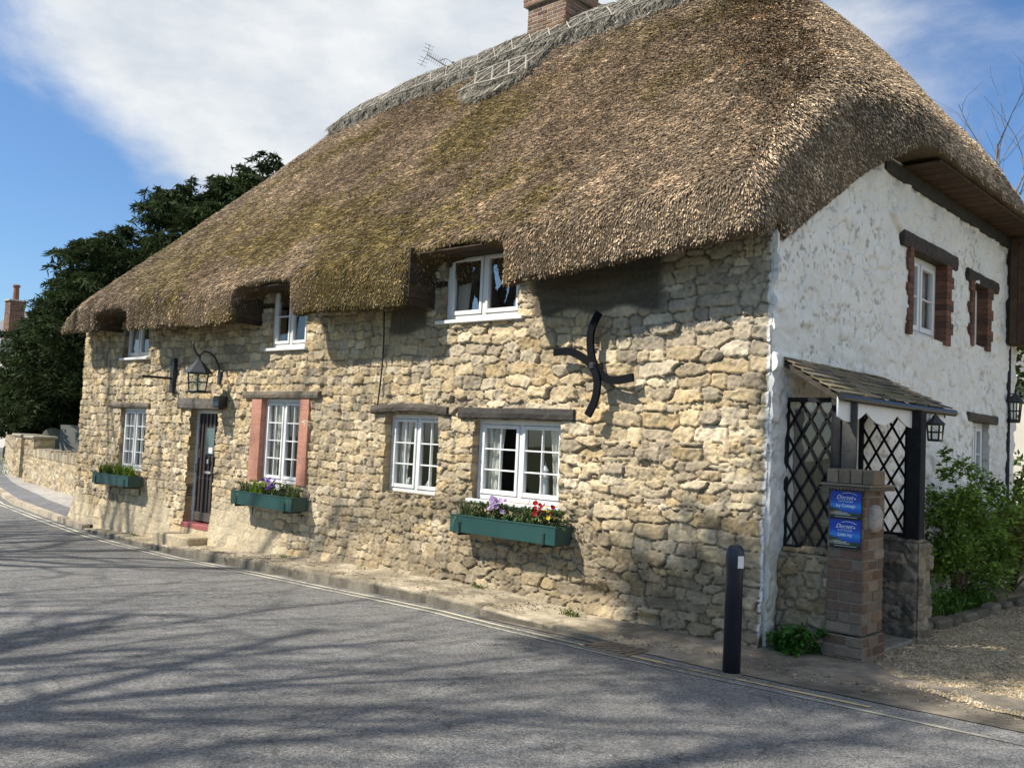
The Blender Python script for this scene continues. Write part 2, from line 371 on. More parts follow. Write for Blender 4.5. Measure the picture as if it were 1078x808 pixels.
# pavement on the left, with kerb
def pave():
    xs = np.arange(-60, -13.0, .3)
    far = lambda x: np.interp(x, [-60, -45, -31, -25.5, -20, -14.3, -13], [17.5, 9.6, 4.9, 3.5, 2.5, 1.2, .3])
    def zf(X, Y): return gz(X) + .09
    def cf(x, y):
        t = (y - kerb_y(x)) / np.maximum(far(x) - kerb_y(x), .1); g = fbm(x * 1.5, y * 1.5, seed=31)[:, None]
        k = (t < .1)[:, None]; dk = (t < .45)[:, None]
        c = np.where(k, np.array([.42, .36, .28]), np.where(dk, np.array([.17, .17, .175]), np.array([.36, .34, .31])))
        return c * (.8 + .4 * g)
    struct(sheet('pavement', xs, lambda x: kerb_y(x) + .0, far, 40, zf, M_EARTH, cf))
    mb = MB()
    for x in np.arange(-50, -13.2, .8):
        a = np.array([x, kerb_y(x) - .02]); b = np.array([x + .78, kerb_y(x + .78) - .02]); d = (b - a); d /= np.linalg.norm(d); nrm = np.array([-d[1], d[0]])
        z = gz(x); P = [a, b, b + nrm * .14, a + nrm * .14]
        V = [(*p, z - .1) for p in P] + [(*p, z + .1 + random.uniform(-.006, .006)) for p in P]
        mb.add(V, [(0, 1, 5, 4), (1, 2, 6, 5), (2, 3, 7, 6), (3, 0, 4, 7), (4, 5, 6, 7)], None, np.array([.40, .34, .26]) * random.uniform(.75, 1.15))
    struct(mb.build('kerb', M_STONE))
pave()
# gravel drive
def grav_lo(x): return np.interp(x, [.0, .86, .95, 2, 14], [1.9, .5, -.12, -.42, -.35])
def grav_z(X, Y): return gz(X) + .012 + .03 * (fbm(X * 1.2, Y * 1.2, seed=41) - .5) + .02 * (fbm(X * 9, Y * 9, seed=42) - .5) + .02
def grav_c(x, y):
    g = fbm(x * 14, y * 14, seed=43)[:, None]; h = fbm(x * 1.5, y * 1.5, seed=44)[:, None]
    return (np.array([.26, .21, .14]) * (1 - g) + np.array([.46, .39, .27]) * g) * (.75 + .5 * h)
struct(sheet('gravel_drive', np.arange(0, 9, .05), grav_lo, 16., 220, grav_z, M_EARTH, grav_c))
def pebbles(litter=False):
    if litter:
        n = 5200; x = np.concatenate([RNG.uniform(-2.6, 3.2, 3600), RNG.uniform(-10, -2.0, 1600)]); n = len(x); y = np.where(x < -2.2, -.02 - .75 * RNG.random(n) ** 1.6, kerb_y(x) + 1.0 * RNG.random(n) ** .8); k = (y < np.where(x > .5, .1, -.03)) ; x = x[k]; y = y[k]; n = len(x)
        r = RNG.uniform(.003, .010, n) * np.where(RNG.random(n) < .06, 2.2, 1); hx = np.interp(x, [-13.2, -12.5, -10, -9, -6, -3.5, -2.4, -1.2, -.6], [.03, .06, .08, .13, .13, .115, .07, .045, .03]); z = gz(x) + np.where(x < -2.2, hx + .01, .035) + r * .2
    else:
        n = 42000; x = RNG.uniform(.55, 4.6, n); y = -.45 + 7.5 * RNG.random(n) ** 1.5
        k = (y > grav_lo(x) - .05); x = x[k]; y = y[k]; n = len(x)
        r = RNG.uniform(.005, .014, n); z = grav_z(x, y) + r * .3
    oc = np.array([(1, 0, 0), (0, 1, 0), (-1, 0, 0), (0, -1, 0), (0, 0, 1), (0, 0, -1)], float)
    tr = np.array([(0, 1, 4), (1, 2, 4), (2, 3, 4), (3, 0, 4), (1, 0, 5), (2, 1, 5), (3, 2, 5), (0, 3, 5)])
    sc = RNG.uniform(.6, 1.3, (n, 6, 1)); P = np.stack([x, y, z], -1)
    a = RNG.uniform(0, 6.28, n); ca, sa = np.cos(a)[:, None], np.sin(a)[:, None]
    O = oc[None] * sc * r[:, None, None] * np.array([1.2, .9, .7])
    O = np.stack([O[..., 0] * ca - O[..., 1] * sa, O[..., 0] * sa + O[..., 1] * ca, O[..., 2]], -1)
    V = (P[:, None] + O).reshape(-1, 3); T = (tr[None] + (np.arange(n) * 6)[:, None, None]).reshape(-1, 3)
    pal = np.array([(.46, .38, .25), (.38, .29, .18), (.55, .47, .35), (.30, .24, .16), (.42, .31, .16), (.22, .19, .15)])
    c = np.repeat(pal[RNG.integers(0, len(pal), n)] * RNG.uniform(.8, 1.15, (n, 1)), 6, 0)
    if litter: o = mk('grit', V, [T], M_EARTH, None, c * .7); tag(o, 'crumbled stone grit lying along the foot of the cottage wall', 'grit', None, 'stuff')
    else: o = mk('gravel', V, [T], M_EARTH, None, c); tag(o, 'loose buff gravel chippings spread over the drive', 'gravel', None, 'stuff')
pebbles(); pebbles(True)

# ------------------------------------------------------------------ rubble stone fields
PAL = np.array([(.47, .385, .255), (.43, .35, .23), (.52, .45, .32), (.40, .335, .235), (.46, .36, .215), (.35, .295, .215), (.50, .41, .265), (.31, .265, .20), (.52, .435, .295), (.54, .47, .35)])
def rubble(u, v, seed, hmin, hmax, wmin, wmax, jit=.22, p=3.2, pal=PAL, depth=.035, joint=.07):
    """irregular coursed rubble: returns height above the mortar bed and colour per point"""
    r = np.random.default_rng(seed)
    uw = u + .05 * (fbm(u * 2.2, v * 2.2, seed=seed + 1) - .5) * 2 * .6 + .018 * (fbm(u * 9, v * 9, seed=seed + 2) - .5) * 2
    vw = v + .07 * (fbm(u * .8, v * 1.3, seed=seed + 3) - .5) * 2 * .7 + .016 * (fbm(u * 10, v * 10, seed=seed + 4) - .5) * 2
    u0, u1 = u.min() - 1, u.max() + 1; v0, v1 = v.min() - .6, v.max() + .6
    b = [v0]
    while b[-1] < v1: b.append(b[-1] + r.uniform(hmin, hmax))
    b = np.array(b); K = len(b) - 1
    BIG = (u1 - u0) + 10
    cu, cv, hw, hh, start, flat = [], [], [], [], [], []
    for k in range(K):
        x = u0 - r.uniform(0, wmax); start.append(len(cu)); h = b[k + 1] - b[k]
        while x < u1:
            w = r.uniform(wmin, wmax) * (.75 + .5 * (h - hmin) / max(hmax - hmin, .01))
            if r.random() < .18: w *= .55
            flat.append(k * BIG + x - u0)
            cu.append(x + w / 2); cv.append((b[k] + b[k + 1]) / 2 + r.normal(0, jit) * h); hw.append(w / 2 * r.uniform(.85, 1.1)); hh.append(h / 2 * r.uniform(.8, 1.25)); x += w
    cu, cv, hw, hh, flat = map(np.array, (cu, cv, hw, hh, flat)); n = len(cu)
    k0 = np.clip(np.searchsorted(b, vw) - 1, 0, K - 1)
    F1 = np.full(u.shape, 9.); F2 = np.full(u.shape, 9.); I1 = np.zeros(u.shape, int)
    for dk in (-1, 0, 1):
        k = np.clip(k0 + dk, 0, K - 1)
        i0 = np.searchsorted(flat, k * BIG + (uw - u0)) - 1
        for di in (-1, 0, 1):
            i = np.clip(i0 + di, 0, n - 1)
            d = ((np.abs(uw - cu[i]) / hw[i]) ** p + (np.abs(vw - cv[i]) / hh[i]) ** p) ** (1 / p)
            dup = i == I1
            better = d < F1
            F2 = np.where(better & ~dup, F1, np.where((d < F2) & ~better & ~dup, d, F2)); I1 = np.where(better, i, I1); F1 = np.where(better, d, F1)
    e = F2 - F1
    ro = r.uniform(.55, 1.25, n)[I1]; t1 = r.normal(0, .07, n)[I1]; t2 = r.normal(0, .10, n)[I1]; off = r.normal(0, .006, n)[I1]
    prof = smooth(joint, joint + .13, e + .10 * (fbm(u * 18, v * 18, seed=seed + 16, oct=3) - .5)) ** .55
    lump = (fbm(u * 14, v * 14, seed=seed + 6, oct=3) - .5)
    h = prof * (depth * ro + off + t1 * (uw - cu[I1]) + t2 * (vw - cv[I1])) + prof * lump * .030 + prof * (np.abs(fbm(u * 24, v * 36, seed=seed + 17, oct=3) - .5) * -.036 + .005) + (fbm(u * 40, v * 40, seed=seed + 7, oct=2) - .5) * .006
    h = np.maximum(h, -.004)
    cs = pal[r.integers(0, len(pal), n)] * r.uniform(.84, 1.22, (n, 1)) * np.array([1.03, .985, .915])
    col = cs[I1]
    # weathered crust: paler and darker blotches belonging to the stone
    bl = fbm(u * 7, v * 7, seed=seed + 8, oct=3)[..., None]
    col = col * (.78 + .44 * bl)
    gl = smooth(.56, .68, fbm(u * 11, v * 11, seed=seed + 9, oct=3))[..., None] * .35
    col = col * (1 - gl) + np.array([.38, .335, .255]) * gl
    mort = np.array([.29, .24, .168]) * (.75 + .5 * fbm(u * 20, v * 20, seed=seed + 10, oct=2)[..., None])
    m = smooth(joint * .6, joint + .16, e)[..., None]
    return h, col * m + mort * (1 - m), prof

def grid_panel(us, vs, h, col, fmap, openings, depth_in, mb, border=True, mask=None):
    """displaced grid with openings cut out and reveals; fmap(u,v,w) -> xyz with w outward"""
    nu, nv = len(us), len(vs); U, Vv = np.meshgrid(us, vs, indexing='ij')
    P = fmap(U, Vv, h).reshape(-1, 3)
    uc = (us[1:] + us[:-1]) / 2; vc = (vs[1:] + vs[:-1]) / 2
    keep = np.ones((nu - 1, nv - 1), bool)
    for (a, b2, c, d) in openings: keep &= ~((uc[:, None] > a) & (uc[:, None] < b2) & (vc[None] > c) & (vc[None] < d))
    if mask is not None: keep &= mask(uc[:, None] + 0 * vc[None], vc[None] + 0 * uc[:, None])
    i, j = np.nonzero(keep); a = i * nv + j
    Q = np.stack([a, a + nv, a + nv + 1, a + 1], 1)
    cols = col.reshape(-1, 3)
    n0 = len(P)
    # reveals round every opening edge
    EQ = []; inner = fmap(U, Vv, np.full_like(U, -depth_in)).reshape(-1, 3)
    pad = np.pad(keep, 1, constant_values=not border)
    for di, dj, e in ((1, 0, (1, 0, 1, 1)), (-1, 0, (0, 1, 0, 0)), (0, 1, (1, 1, 0, 1)), (0, -1, (0, 0, 1, 0))):
        nb = pad[1 + di:1 + di + nu - 1, 1 + dj:1 + dj + nv - 1]
        ii, jj = np.nonzero(keep & ~nb)
        p = (ii + e[0]) * nv + jj + e[1]; q = (ii + e[2]) * nv + jj + e[3]
        EQ.append(np.stack([p, q, q + n0, p + n0], 1))
    EQ = np.concatenate(EQ)
    used = np.unique(EQ[EQ >= n0]) if len(EQ) else np.array([], int)
    remap = np.full(2 * n0, -1); remap[:n0] = np.arange(n0); remap[used] = n0 + np.arange(len(used))
    V = np.concatenate([P, inner[used - n0]]) if len(used) else P
    cc = np.concatenate([cols, cols[used - n0]]) if len(used) else cols
    mb.add(V, np.concatenate([Q, remap[EQ]]) if len(EQ) else Q, None, cc)

front_map = lambda U, V, W: np.stack([U, -W, V], -1)
gable_map = lambda U, V, W: np.stack([W + .032, U, V], -1)

# ------------------------------------------------------------------ thatch: a rounded solid, meshed by surface nets
EX = [-15, -13.7, -11.7, -8, -6.2, -4.7, -2.56, -1.46, -.4, .6]; EZ = [3.20, 3.20, 3.16, 3.09, 3.16, 3.10, 3.27, 3.35, 3.42, 3.46]
RX = [-15, -11.9, -9.1, -5.07, -3, 1]; RZ = [8.22, 8.30, 8.60, 8.74, 8.76, 8.76]
RIDGE_Y = 4.0
NOTCH = [(-12.78, -11.58, 3.50), (-8.20, -6.76, 3.64), (-4.40, -2.84, 3.78)]
def roof_sdf(x, y, z, notches=True):
    e = np.interp(x, EX, EZ); r = np.interp(x, RX, RZ)
    s = (r - e - .60) / 4.5; ns = np.sqrt(1 + s * s)
    d1 = (z - e - .60 - s * (y + .5)) / ns
    d2 = (z - e - .60 - s * (2 * RIDGE_Y + .5 - y)) / ns
    d = smax(d1, d2, .6)
    dl = (z - 3.55 - 1.78 * (x + 14.42)) / 2.042
    dr = (z - 5.26 - 1.32 * (.55 - x)) / 1.656
    d = smax(d, dl, 1.1); d = smax(d, dr, 1.3)
    xv = .14 + .44 * smooth(1.3, 3.0, y)
    d = smax(d, x - xv, .34)
    d = smax(d, -14.54 - x, .5); d = smax(d, -.56 - y, .13); d = smax(d, y - 8.6, .22)
    zb = e + .5 * np.clip(y + .5, -1, .8)
    zb = np.maximum(zb, (e + .35) * (y > 99))
    cut = 3.50 + .60 * np.clip(y, 0, 2.45)
    cut = cut - 1.6 * smooth(7.1, 7.35, y)
    gx_ = smooth(-.25, -.02, x)
    zb = zb * (1 - gx_) + np.maximum(zb * 0 + cut, np.where(y < 0, e + .5 * (y + .5), -9)) * gx_
    d = smax(d, zb - z, .06)
    for (a, b, zt) in (NOTCH if notches else ()):
        n = smax(smax(a - x, x - b, .1), smax(z - zt - .05 * np.cos((x - (a + b) / 2) * 2.2) + .04, y - .05, .04), .12)
        d = smax(d, -n, .09)
    wob = .05 * (fbm(x * 1.1, y * 1.1, z * 1.1, seed=81, oct=2) - .5) + .03 * (fbm(x * 4, y * 4, z * 4, seed=82, oct=2) - .5)
    return d + wob
# openings: (u0,u1,v0,v1)
WIN = dict(far_ground=(-12.62, -11.68, .78, 1.87), bricked=(-8.02, -7.05, .86, 2.06), centre=(-5.22, -4.22, .92, 1.885), big=(-3.63, -2.33, .95, 1.855),
           up_far=(-12.68, -11.74, 2.77, 3.55), up_mid=(-7.96, -7.06, 2.80, 3.74), up_big=(-4.25, -3.02, 3.02, 3.83))
DOOR = (-10.13, -9.30, .0, 1.88)
GWIN = dict(big=(3.27, 4.45, 3.10, 4.06), small=(5.54, 6.14, 3.2, 4.02), low=(5.65, 6.4, 1.3, 2.17))
PORCH_DOOR = (.42, 1.42, -.15, 2.05)

cottage = thing('cottage', 'long stone cottage with a thick mossy thatched roof and one whitewashed gable end', 'cottage', (-7, 3.7, -.1))

def front_wall():
    us = [-14.36]
    while us[-1] < .034: us.append(us[-1] + np.interp(us[-1], [-14, 0], [.019, .0105]))
    us = np.array(us); us[-1] = .034
    vs = np.arange(-.5, 4.02, .0125)
    U, V = np.meshgrid(us, vs, indexing='ij')
    hA, cA, pA = rubble(U, V, 101, .085, .14, .10, .24, .08, 4.8, depth=.034)
    hB, cB, pB = rubble(U, V, 211, .055, .145, .12, .38, .22, 3.9, depth=.046, joint=.055)
    hS, cS, pS = rubble(U, V, 307, .05, .10, .08, .18, .3, 3.2, depth=.036)
    mB = smooth(-.2, .2, U + 4.35 + .8 * (fbm(U, V, seed=61) - .5) + .25 * (V - 1.5))
    mS = smooth(.45, .58, fbm(U * .9, V * 1.2, seed=62) + .25 * smooth(.9, .3, V) * smooth(-6.5, -5, U) * smooth(-3.3, -4.5, U) - .12)
    h = hA * (1 - mB) + hB * mB; c = cA * (1 - mB[..., None]) + cB * mB[..., None]
    mS = mS * smooth(-7, -6, U)
    h = h * (1 - mS) + hS * mS; c = c * (1 - mS[..., None]) + cS * mS[..., None]
    # smoother mortared patches near the foot on the left, old render patches under the eaves
    lm = smooth(.5, .62, fbm(U * .9, V * 1.6, seed=63) + .35 * smooth(.5, -.1, V) * smooth(-5.5, -8, U) - .08)
    lm = lm * smooth(.75, .25, V) * smooth(-5, -6.5, U)
    h = h * (1 - .75 * lm) + lm * (.012 + .02 * fbm(U * 5, V * 5, seed=64)); c = c * (1 - .7 * lm[..., None]) + np.array([.47, .40, .275]) * .7 * lm[..., None]
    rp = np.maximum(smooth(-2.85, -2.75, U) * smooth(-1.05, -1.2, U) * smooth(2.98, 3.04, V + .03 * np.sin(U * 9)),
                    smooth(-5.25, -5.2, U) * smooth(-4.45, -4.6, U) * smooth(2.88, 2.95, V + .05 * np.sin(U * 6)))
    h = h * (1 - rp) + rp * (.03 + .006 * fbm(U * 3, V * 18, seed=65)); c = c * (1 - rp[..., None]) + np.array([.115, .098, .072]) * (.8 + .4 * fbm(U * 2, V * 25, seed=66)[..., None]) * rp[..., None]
    # lichen and damp staining low on the right-hand part, in blotches
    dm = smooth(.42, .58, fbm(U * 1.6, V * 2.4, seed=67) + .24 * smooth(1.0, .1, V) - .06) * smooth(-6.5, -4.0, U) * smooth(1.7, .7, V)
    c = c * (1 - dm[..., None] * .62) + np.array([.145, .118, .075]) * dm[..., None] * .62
    # greyer old stones high on the right
    gm = smooth(2.2, 3.0, V) * smooth(-2, -1, U) * .5
    c = c * (1 - gm[..., None]) + c.mean(-1, keepdims=True) * np.array([.98, .92, .80]) * gm[..., None]
    # battered foot and uneven plumb
    h = h + .10 * smooth(.35, -.35, V + .1 * np.sin(U * 1.7)) * (.5 + fbm(U * .8, V, seed=68)) + .03 * (fbm(U * .5, V * .6, seed=69) - .5)
    # hollows at the foot
    for (a, b, r1, r2, d) in ((-1.75, .12, .28, .14, .09), (-1.15, -.02, .2, .06, .12), (-.98, .16, .12, .10, .06)):
        h -= d * np.exp(-(((U - a) / r1) ** 2 + ((V - b) / r2) ** 2) * 1.6)
    wr = (smooth(.0, .012, U) * smooth(.0, .25, V + .1 * np.sin(V * 23)))[..., None]; c = c * (1 - wr) + np.array([.74, .725, .69]) * wr      # paint carried round the corner
    mb = MB()
    ops = [WIN[k] for k in WIN] + [DOOR]
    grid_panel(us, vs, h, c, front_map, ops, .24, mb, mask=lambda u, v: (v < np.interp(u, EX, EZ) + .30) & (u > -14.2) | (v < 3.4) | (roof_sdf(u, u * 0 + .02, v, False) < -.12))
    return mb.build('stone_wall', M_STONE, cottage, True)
front_wall()

def gable_wall():
    us = np.arange(-.022, 7.66, .0135); vs = np.arange(-.4, 5.4, .0135)
    U, V = np.meshgrid(us, vs, indexing='ij')
    white = np.array([(.80, .80, .79), (.76, .765, .76), (.82, .82, .80), (.72, .73, .73), (.78, .78, .77)])
    h, c, p = rubble(U, V, 401, .10, .24, .13, .38, .3, 2.5, pal=white, depth=.034, joint=.03)
    sm = fbm(U * .8, V * .8, seed=71)
    h = h * (.50 + .55 * sm) + .010 * (fbm(U * 3, V * 3, seed=72) - .5)
    for _ in range(4):      # thick coats of paint soften the relief
        hp = np.pad(h, 1, mode='edge'); h = (hp[1:-1, 1:-1] * 2 + hp[:-2, 1:-1] + hp[2:, 1:-1] + hp[1:-1, :-2] + hp[1:-1, 2:]) / 6
    h = h * 1.25; mort = (1 - p)[..., None]
    c = np.array([.78, .765, .725]) * (1 - .0 * mort) * (.94 + .12 * fbm(U * 6, V * 6, seed=73)[..., None])
    # paint worn off in flakes, mostly at the joints and low down: grey stone shows
    fl = smooth(.62, .72, fbm(U * 20, V * 20, seed=74, oct=4) + .08 * mort[..., 0] + .05 * smooth(3, .4, V) + .08 * (fbm(U * 1.2, V * 1.2, seed=75) - .5))
    gj = (smooth(.25, .9, 1 - p) * smooth(.40, .62, fbm(U * 4, V * 4, seed=78, oct=3)) * .55)[..., None]
    c = c * (1 - gj) + np.array([.40, .38, .34]) * gj
    fl = fl * (.25 + 1.3 * smooth(.42, .62, fbm(U * 1.1, V * 1.1, seed=79, oct=3)))
    c = c * (1 - .5 * fl[..., None]) + np.array([.33, .315, .285]) * .5 * fl[..., None]
    # rusty damp streaks
    st = smooth(.62, .72, fbm(U * 5, V * .6, seed=76)) * smooth(2.3, 1.0, V) * .25
    c = c * (1 - st[..., None]) + np.array([.42, .40, .34]) * st[..., None]
    gd = (smooth(.45, .62, fbm(U * 2.2, V * 1.2, seed=77) + .35 * smooth(1.2, .1, V) - .1) * smooth(1.6, .5, V) * .45)[..., None]
    c = c * (1 - gd) + np.array([.30, .31, .20]) * gd
    mb = MB(); ops = [GWIN['big'], GWIN['small'], GWIN['low'], PORCH_DOOR]
    grid_panel(us, vs, h, c, gable_map, ops, .27, mb, border=False, mask=lambda u, v: v < np.minimum(3.66 + .6 * u, 4.96))
    e0 = gable_map(U[0], V[0], h[0]); e1 = gable_map(U[0], V[0], np.full_like(h[0], -.01)); k = np.arange(len(vs) - 1); k = k[vs[:-1] < 3.62]; n = len(vs)
    mb.add(np.concatenate([e0, e1]), np.stack([k, k + 1, n + k + 1, n + k], 1), None, np.concatenate([c[0], c[0]]))
    return mb.build('whitewashed_gable_wall', M_LIME, cottage, True)
gable_wall()

def other_walls():
    mb = MB(); us = np.arange(0, 7.66, .03); vs = np.arange(-.5, 4.0, .03); U, V = np.meshgrid(us, vs, indexing='ij')
    h, c, p = rubble(U, V, 501, .1, .18, .14, .3, .15)
    grid_panel(us, vs, h, c, lambda u, v, w: np.stack([-14.34 - w, u, v], -1), [], .2, mb, mask=lambda u, v: (v < 3.3) | (roof_sdf(u * 0 - 14.36, u, v, False) < -.1))
    mb.build('side_wall', M_STONE, cottage, True)
    mb = MB(); us = np.arange(-14.34, .03, .05); vs = np.arange(-.5, 4.0, .05); U, V = np.meshgrid(us, vs, indexing='ij')
    h, c, p = rubble(U, V, 502, .1, .2, .14, .4, .15)
    grid_panel(us, vs, h, c, lambda u, v, w: np.stack([u, 7.62 + w, v], -1), [], .2, mb, mask=lambda u, v: (v < 3.3) | (roof_sdf(u, u * 0 + 7.62, v, False) < -.1))
    mb.build('rear_wall', M_STONE, cottage, True)
    mb = MB()   # rooms behind the windows
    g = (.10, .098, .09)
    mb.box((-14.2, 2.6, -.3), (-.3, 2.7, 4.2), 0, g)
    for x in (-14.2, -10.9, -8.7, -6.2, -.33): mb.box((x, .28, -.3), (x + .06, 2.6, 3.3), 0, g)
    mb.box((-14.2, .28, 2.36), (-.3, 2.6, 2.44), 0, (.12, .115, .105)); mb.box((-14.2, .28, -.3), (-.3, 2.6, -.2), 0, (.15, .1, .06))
    mb.box((-2.2, 2.75, -.3), (-2.1, 7.5, 4.8), 0, g); mb.box((-2.1, 2.75, 2.5), (-.27, 7.5, 2.58), 0, g)
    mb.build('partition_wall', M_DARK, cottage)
other_walls()

# ------------------------------------------------------------------ thatch surface and its mesh
def roof_grad(P, e=.04):
    x, y, z = P.T
    g = np.stack([roof_sdf(x + e, y, z) - roof_sdf(x - e, y, z), roof_sdf(x, y + e, z) - roof_sdf(x, y - e, z), roof_sdf(x, y, z + e) - roof_sdf(x, y, z - e)], -1)
    return g / (np.linalg.norm(g, axis=1)[:, None] + 1e-9)
def top_z(x, y):
    x = np.asarray(x, float); y = np.asarray(y, float); lo = np.full(x.shape, 4.2); hi = np.full(x.shape, 10.)
    for _ in range(22):
        m = (lo + hi) / 2; ins = roof_sdf(x, y, m) < 0; lo = np.where(ins, m, lo); hi = np.where(ins, hi, m)
    return lo
def surface_nets(f, lo, hi, res):
    ax = [np.arange(lo[k], hi[k] + res, res) for k in range(3)]
    nx, ny, nz = map(len, ax)
    D = np.empty((nx, ny, nz), np.float32)
    Yg, Zg = np.meshgrid(ax[1], ax[2], indexing='ij')
    for i0 in range(0, nx, 16):
        xs = ax[0][i0:i0 + 16]
        D[i0:i0 + 16] = f(np.broadcast_to(xs[:, None, None], (len(xs), ny, nz)), np.broadcast_to(Yg, (len(xs), ny, nz)), np.broadcast_to(Zg, (len(xs), ny, nz)))
    S = D < 0
    cnt = np.zeros((nx - 1, ny - 1, nz - 1), np.int8)
    for a in (0, 1):
        for b in (0, 1):
            for c in (0, 1): cnt += S[a:nx - 1 + a, b:ny - 1 + b, c:nz - 1 + c]
    act = (cnt > 0) & (cnt < 8); idx = -np.ones(act.shape, np.int64); ci = np.argwhere(act); idx[act] = np.arange(len(ci))
    acc = np.zeros((len(ci), 3)); num = np.zeros(len(ci))
    cor = [(a, b, c) for a in (0, 1) for b in (0, 1) for c in (0, 1)]
    for p in cor:
        for k in range(3):
            if p[k] == 0:
                q = list(p); q[k] = 1
                dp = D[ci[:, 0] + p[0], ci[:, 1] + p[1], ci[:, 2] + p[2]]; dq = D[ci[:, 0] + q[0], ci[:, 1] + q[1], ci[:, 2] + q[2]]
                x = (dp < 0) != (dq < 0); t = np.where(x, dp / np.where(x, dp - dq, 1), 0)
                pt = np.array(p, float)[None].repeat(len(ci), 0); pt[:, k] += t
                acc += pt * x[:, None]; num += x
    V = (ci + acc / num[:, None]) * res + np.array(lo)
    Q = []
    for k in range(3):
        o1, o2 = [(1, 2), (2, 0), (0, 1)][k]
        A = np.take(S, range(S.shape[k] - 1), k); B = np.take(S, range(1, S.shape[k]), k)
        ed = np.argwhere(A != B); ok = (ed[:, o1] > 0) & (ed[:, o2] > 0) & (ed[:, o1] < S.shape[o1] - 1) & (ed[:, o2] < S.shape[o2] - 1); ed = ed[ok]
        fl = A[tuple(ed.T)]
        def cell(a, b):
            e = ed.copy(); e[:, o1] -= a; e[:, o2] -= b; return idx[tuple(e.T)]
        q = np.stack([cell(1, 1), cell(0, 1), cell(0, 0), cell(1, 0)], 1)
        q = np.where(fl[:, None], q, q[:, ::-1]); Q.append(q)
    return V, np.concatenate(Q)

def thatch_colour(P, n):
    x, y, z = P.T
    w = fbm(x * .7, y * .7, z * .7, seed=91)[:, None]; w2 = fbm(x * 3.2, y * 3.2, z * 3.2, seed=92)[:, None]
    tan = np.array([.32, .232, .148]); brn = np.array([.195, .136, .084]); pale = np.array([.415, .32, .22])
    t = np.clip((w - .3) / .4, 0, 1)
    c = brn * (1 - t) + tan * t
    c = c * (.70 + .6 * w2)
    pl = (smooth(-3.2, -.6, x) * .55)[:, None]           # younger paler reed towards the gable end
    c = c * (1 - pl) + pale * (.7 + .6 * w2) * pl
    # moss and algae
    mo = fbm(x * .55 + 3, y * .8, z * .8, seed=93) + .22 * smooth(-10, -7.5, x) * smooth(-2.0, -3.8, x) * smooth(6.2, 3.8, z) - .03 + .12 * (fbm(x * 4, y * 4, z * 4, seed=94) - .5)
    m = (smooth(.48, .70, mo + .22 * (vnoise(x * 11, y * 11, z * 11, seed=98) - .5)) * smooth(-1.0, -2.6, x))[:, None] * .74
    c = c * (1 - m) + np.array([.175, .132, .038]) * (.55 + .9 * w2) * m
    # grey weathered band under the ridge and on the left hip
    g = (smooth(6.9, 8.2, z + 1.2 * (w[:, 0] - .5)) * .45 + .25 * smooth(-9, -12.5, x))[:, None]
    c = c * (1 - g) + np.array([.30, .25, .195]) * (.75 + .5 * w2) * g
    return c
def build_thatch():
    V, Q = surface_nets(roof_sdf, (-15.2, -.8, 2.95), (.95, 8.9, 9.2), .06)
    n = roof_grad(V); col = thatch_colour(V, n) * .34
    roof = mk('thatched_roof', V, [Q], M_THATCH, cottage, col, True)
    # loose reed ends over everything that can be seen
    c = V[Q].mean(1); nn = roof_grad(c)
    a = np.linalg.norm(np.cross(V[Q[:, 2]] - V[Q[:, 0]], V[Q[:, 3]] - V[Q[:, 1]]), axis=1) / 2
    see = np.where((c[:, 1] < 4.3) | (c[:, 0] > -2.5) | (c[:, 0] < -11.5), 1., .12) * np.where(nn[:, 2] < -.35, .12, 1.) * np.where((c[:, 1] > .3) & (nn[:, 2] < -.4), 0, 1)
    see *= 1 + 1.1 * smooth(-7, 0, c[:, 0])
    pr = a * see; pr /= pr.sum(); M = 400000
    fi = RNG.choice(len(Q), M, p=pr); uv = RNG.random((M, 2, 1))
    q = V[Q[fi]]; P = (q[:, 0] * (1 - uv[:, 0]) + q[:, 1] * uv[:, 0]) * (1 - uv[:, 1]) + (q[:, 3] * (1 - uv[:, 0]) + q[:, 2] * uv[:, 0]) * uv[:, 1]
    nr = nn[fi]
    dn = np.array([0, 0, -1.]) - nr * (-nr[:, 2:3]); ln = np.linalg.norm(dn, axis=1)[:, None]
    dn = dn / (ln + 1e-6)
    dn += RNG.normal(0, .20, (M, 3)); dn -= nr * (dn * nr).sum(1)[:, None]; dn /= np.linalg.norm(dn, axis=1)[:, None] + 1e-9
    sd = np.cross(nr, dn)
    butt = smooth(.5, .0, nr[:, 2])[:, None]           # cut butt ends at eaves and verge point outwards
    L = RNG.uniform(.04, .11, (M, 1)) * (1 - .5 * butt); w = RNG.uniform(.0020, .0060, (M, 1)); lift = RNG.uniform(.0, .034, (M, 1)) * (1 - .4 * butt)
    P0 = P - dn * L * .55 - nr * .012; P1 = P + dn * L * .45 + nr * lift
    h = w * .9
    Vs = np.stack([P0 - sd * w, P0 + nr * h, P0 + sd * w, P1 - sd * w - nr * h * .6, P1 + nr * h * .4, P1 + sd * w - nr * h * .6], 1).reshape(-1, 3)
    b = (np.arange(M) * 6)[:, None]
    Qs = np.concatenate([b + np.array([0, 1, 4, 3]), b + np.array([1, 2, 5, 4])]); Ts = b + np.array([3, 4, 5])
    cl = np.exp(1.5 * (fbm(P[:, 0] * 9, P[:, 1] * 9, P[:, 2] * 9, seed=99, oct=2) - .5))[:, None]
    cs = thatch_colour(P, nr) * cl * np.clip(RNG.lognormal(-.06, .66, (M, 1)), .12, 2.6)
    pale = RNG.random((M, 1)) < .06
    cs = np.where(pale, np.array([.50, .43, .33]) * RNG.uniform(.7, 1.1, (M, 1)), cs)
    mk('loose_reed', Vs, [Qs, Ts], M_REED, roof, np.repeat(cs, 6, 0))
    return roof
roof = build_thatch()

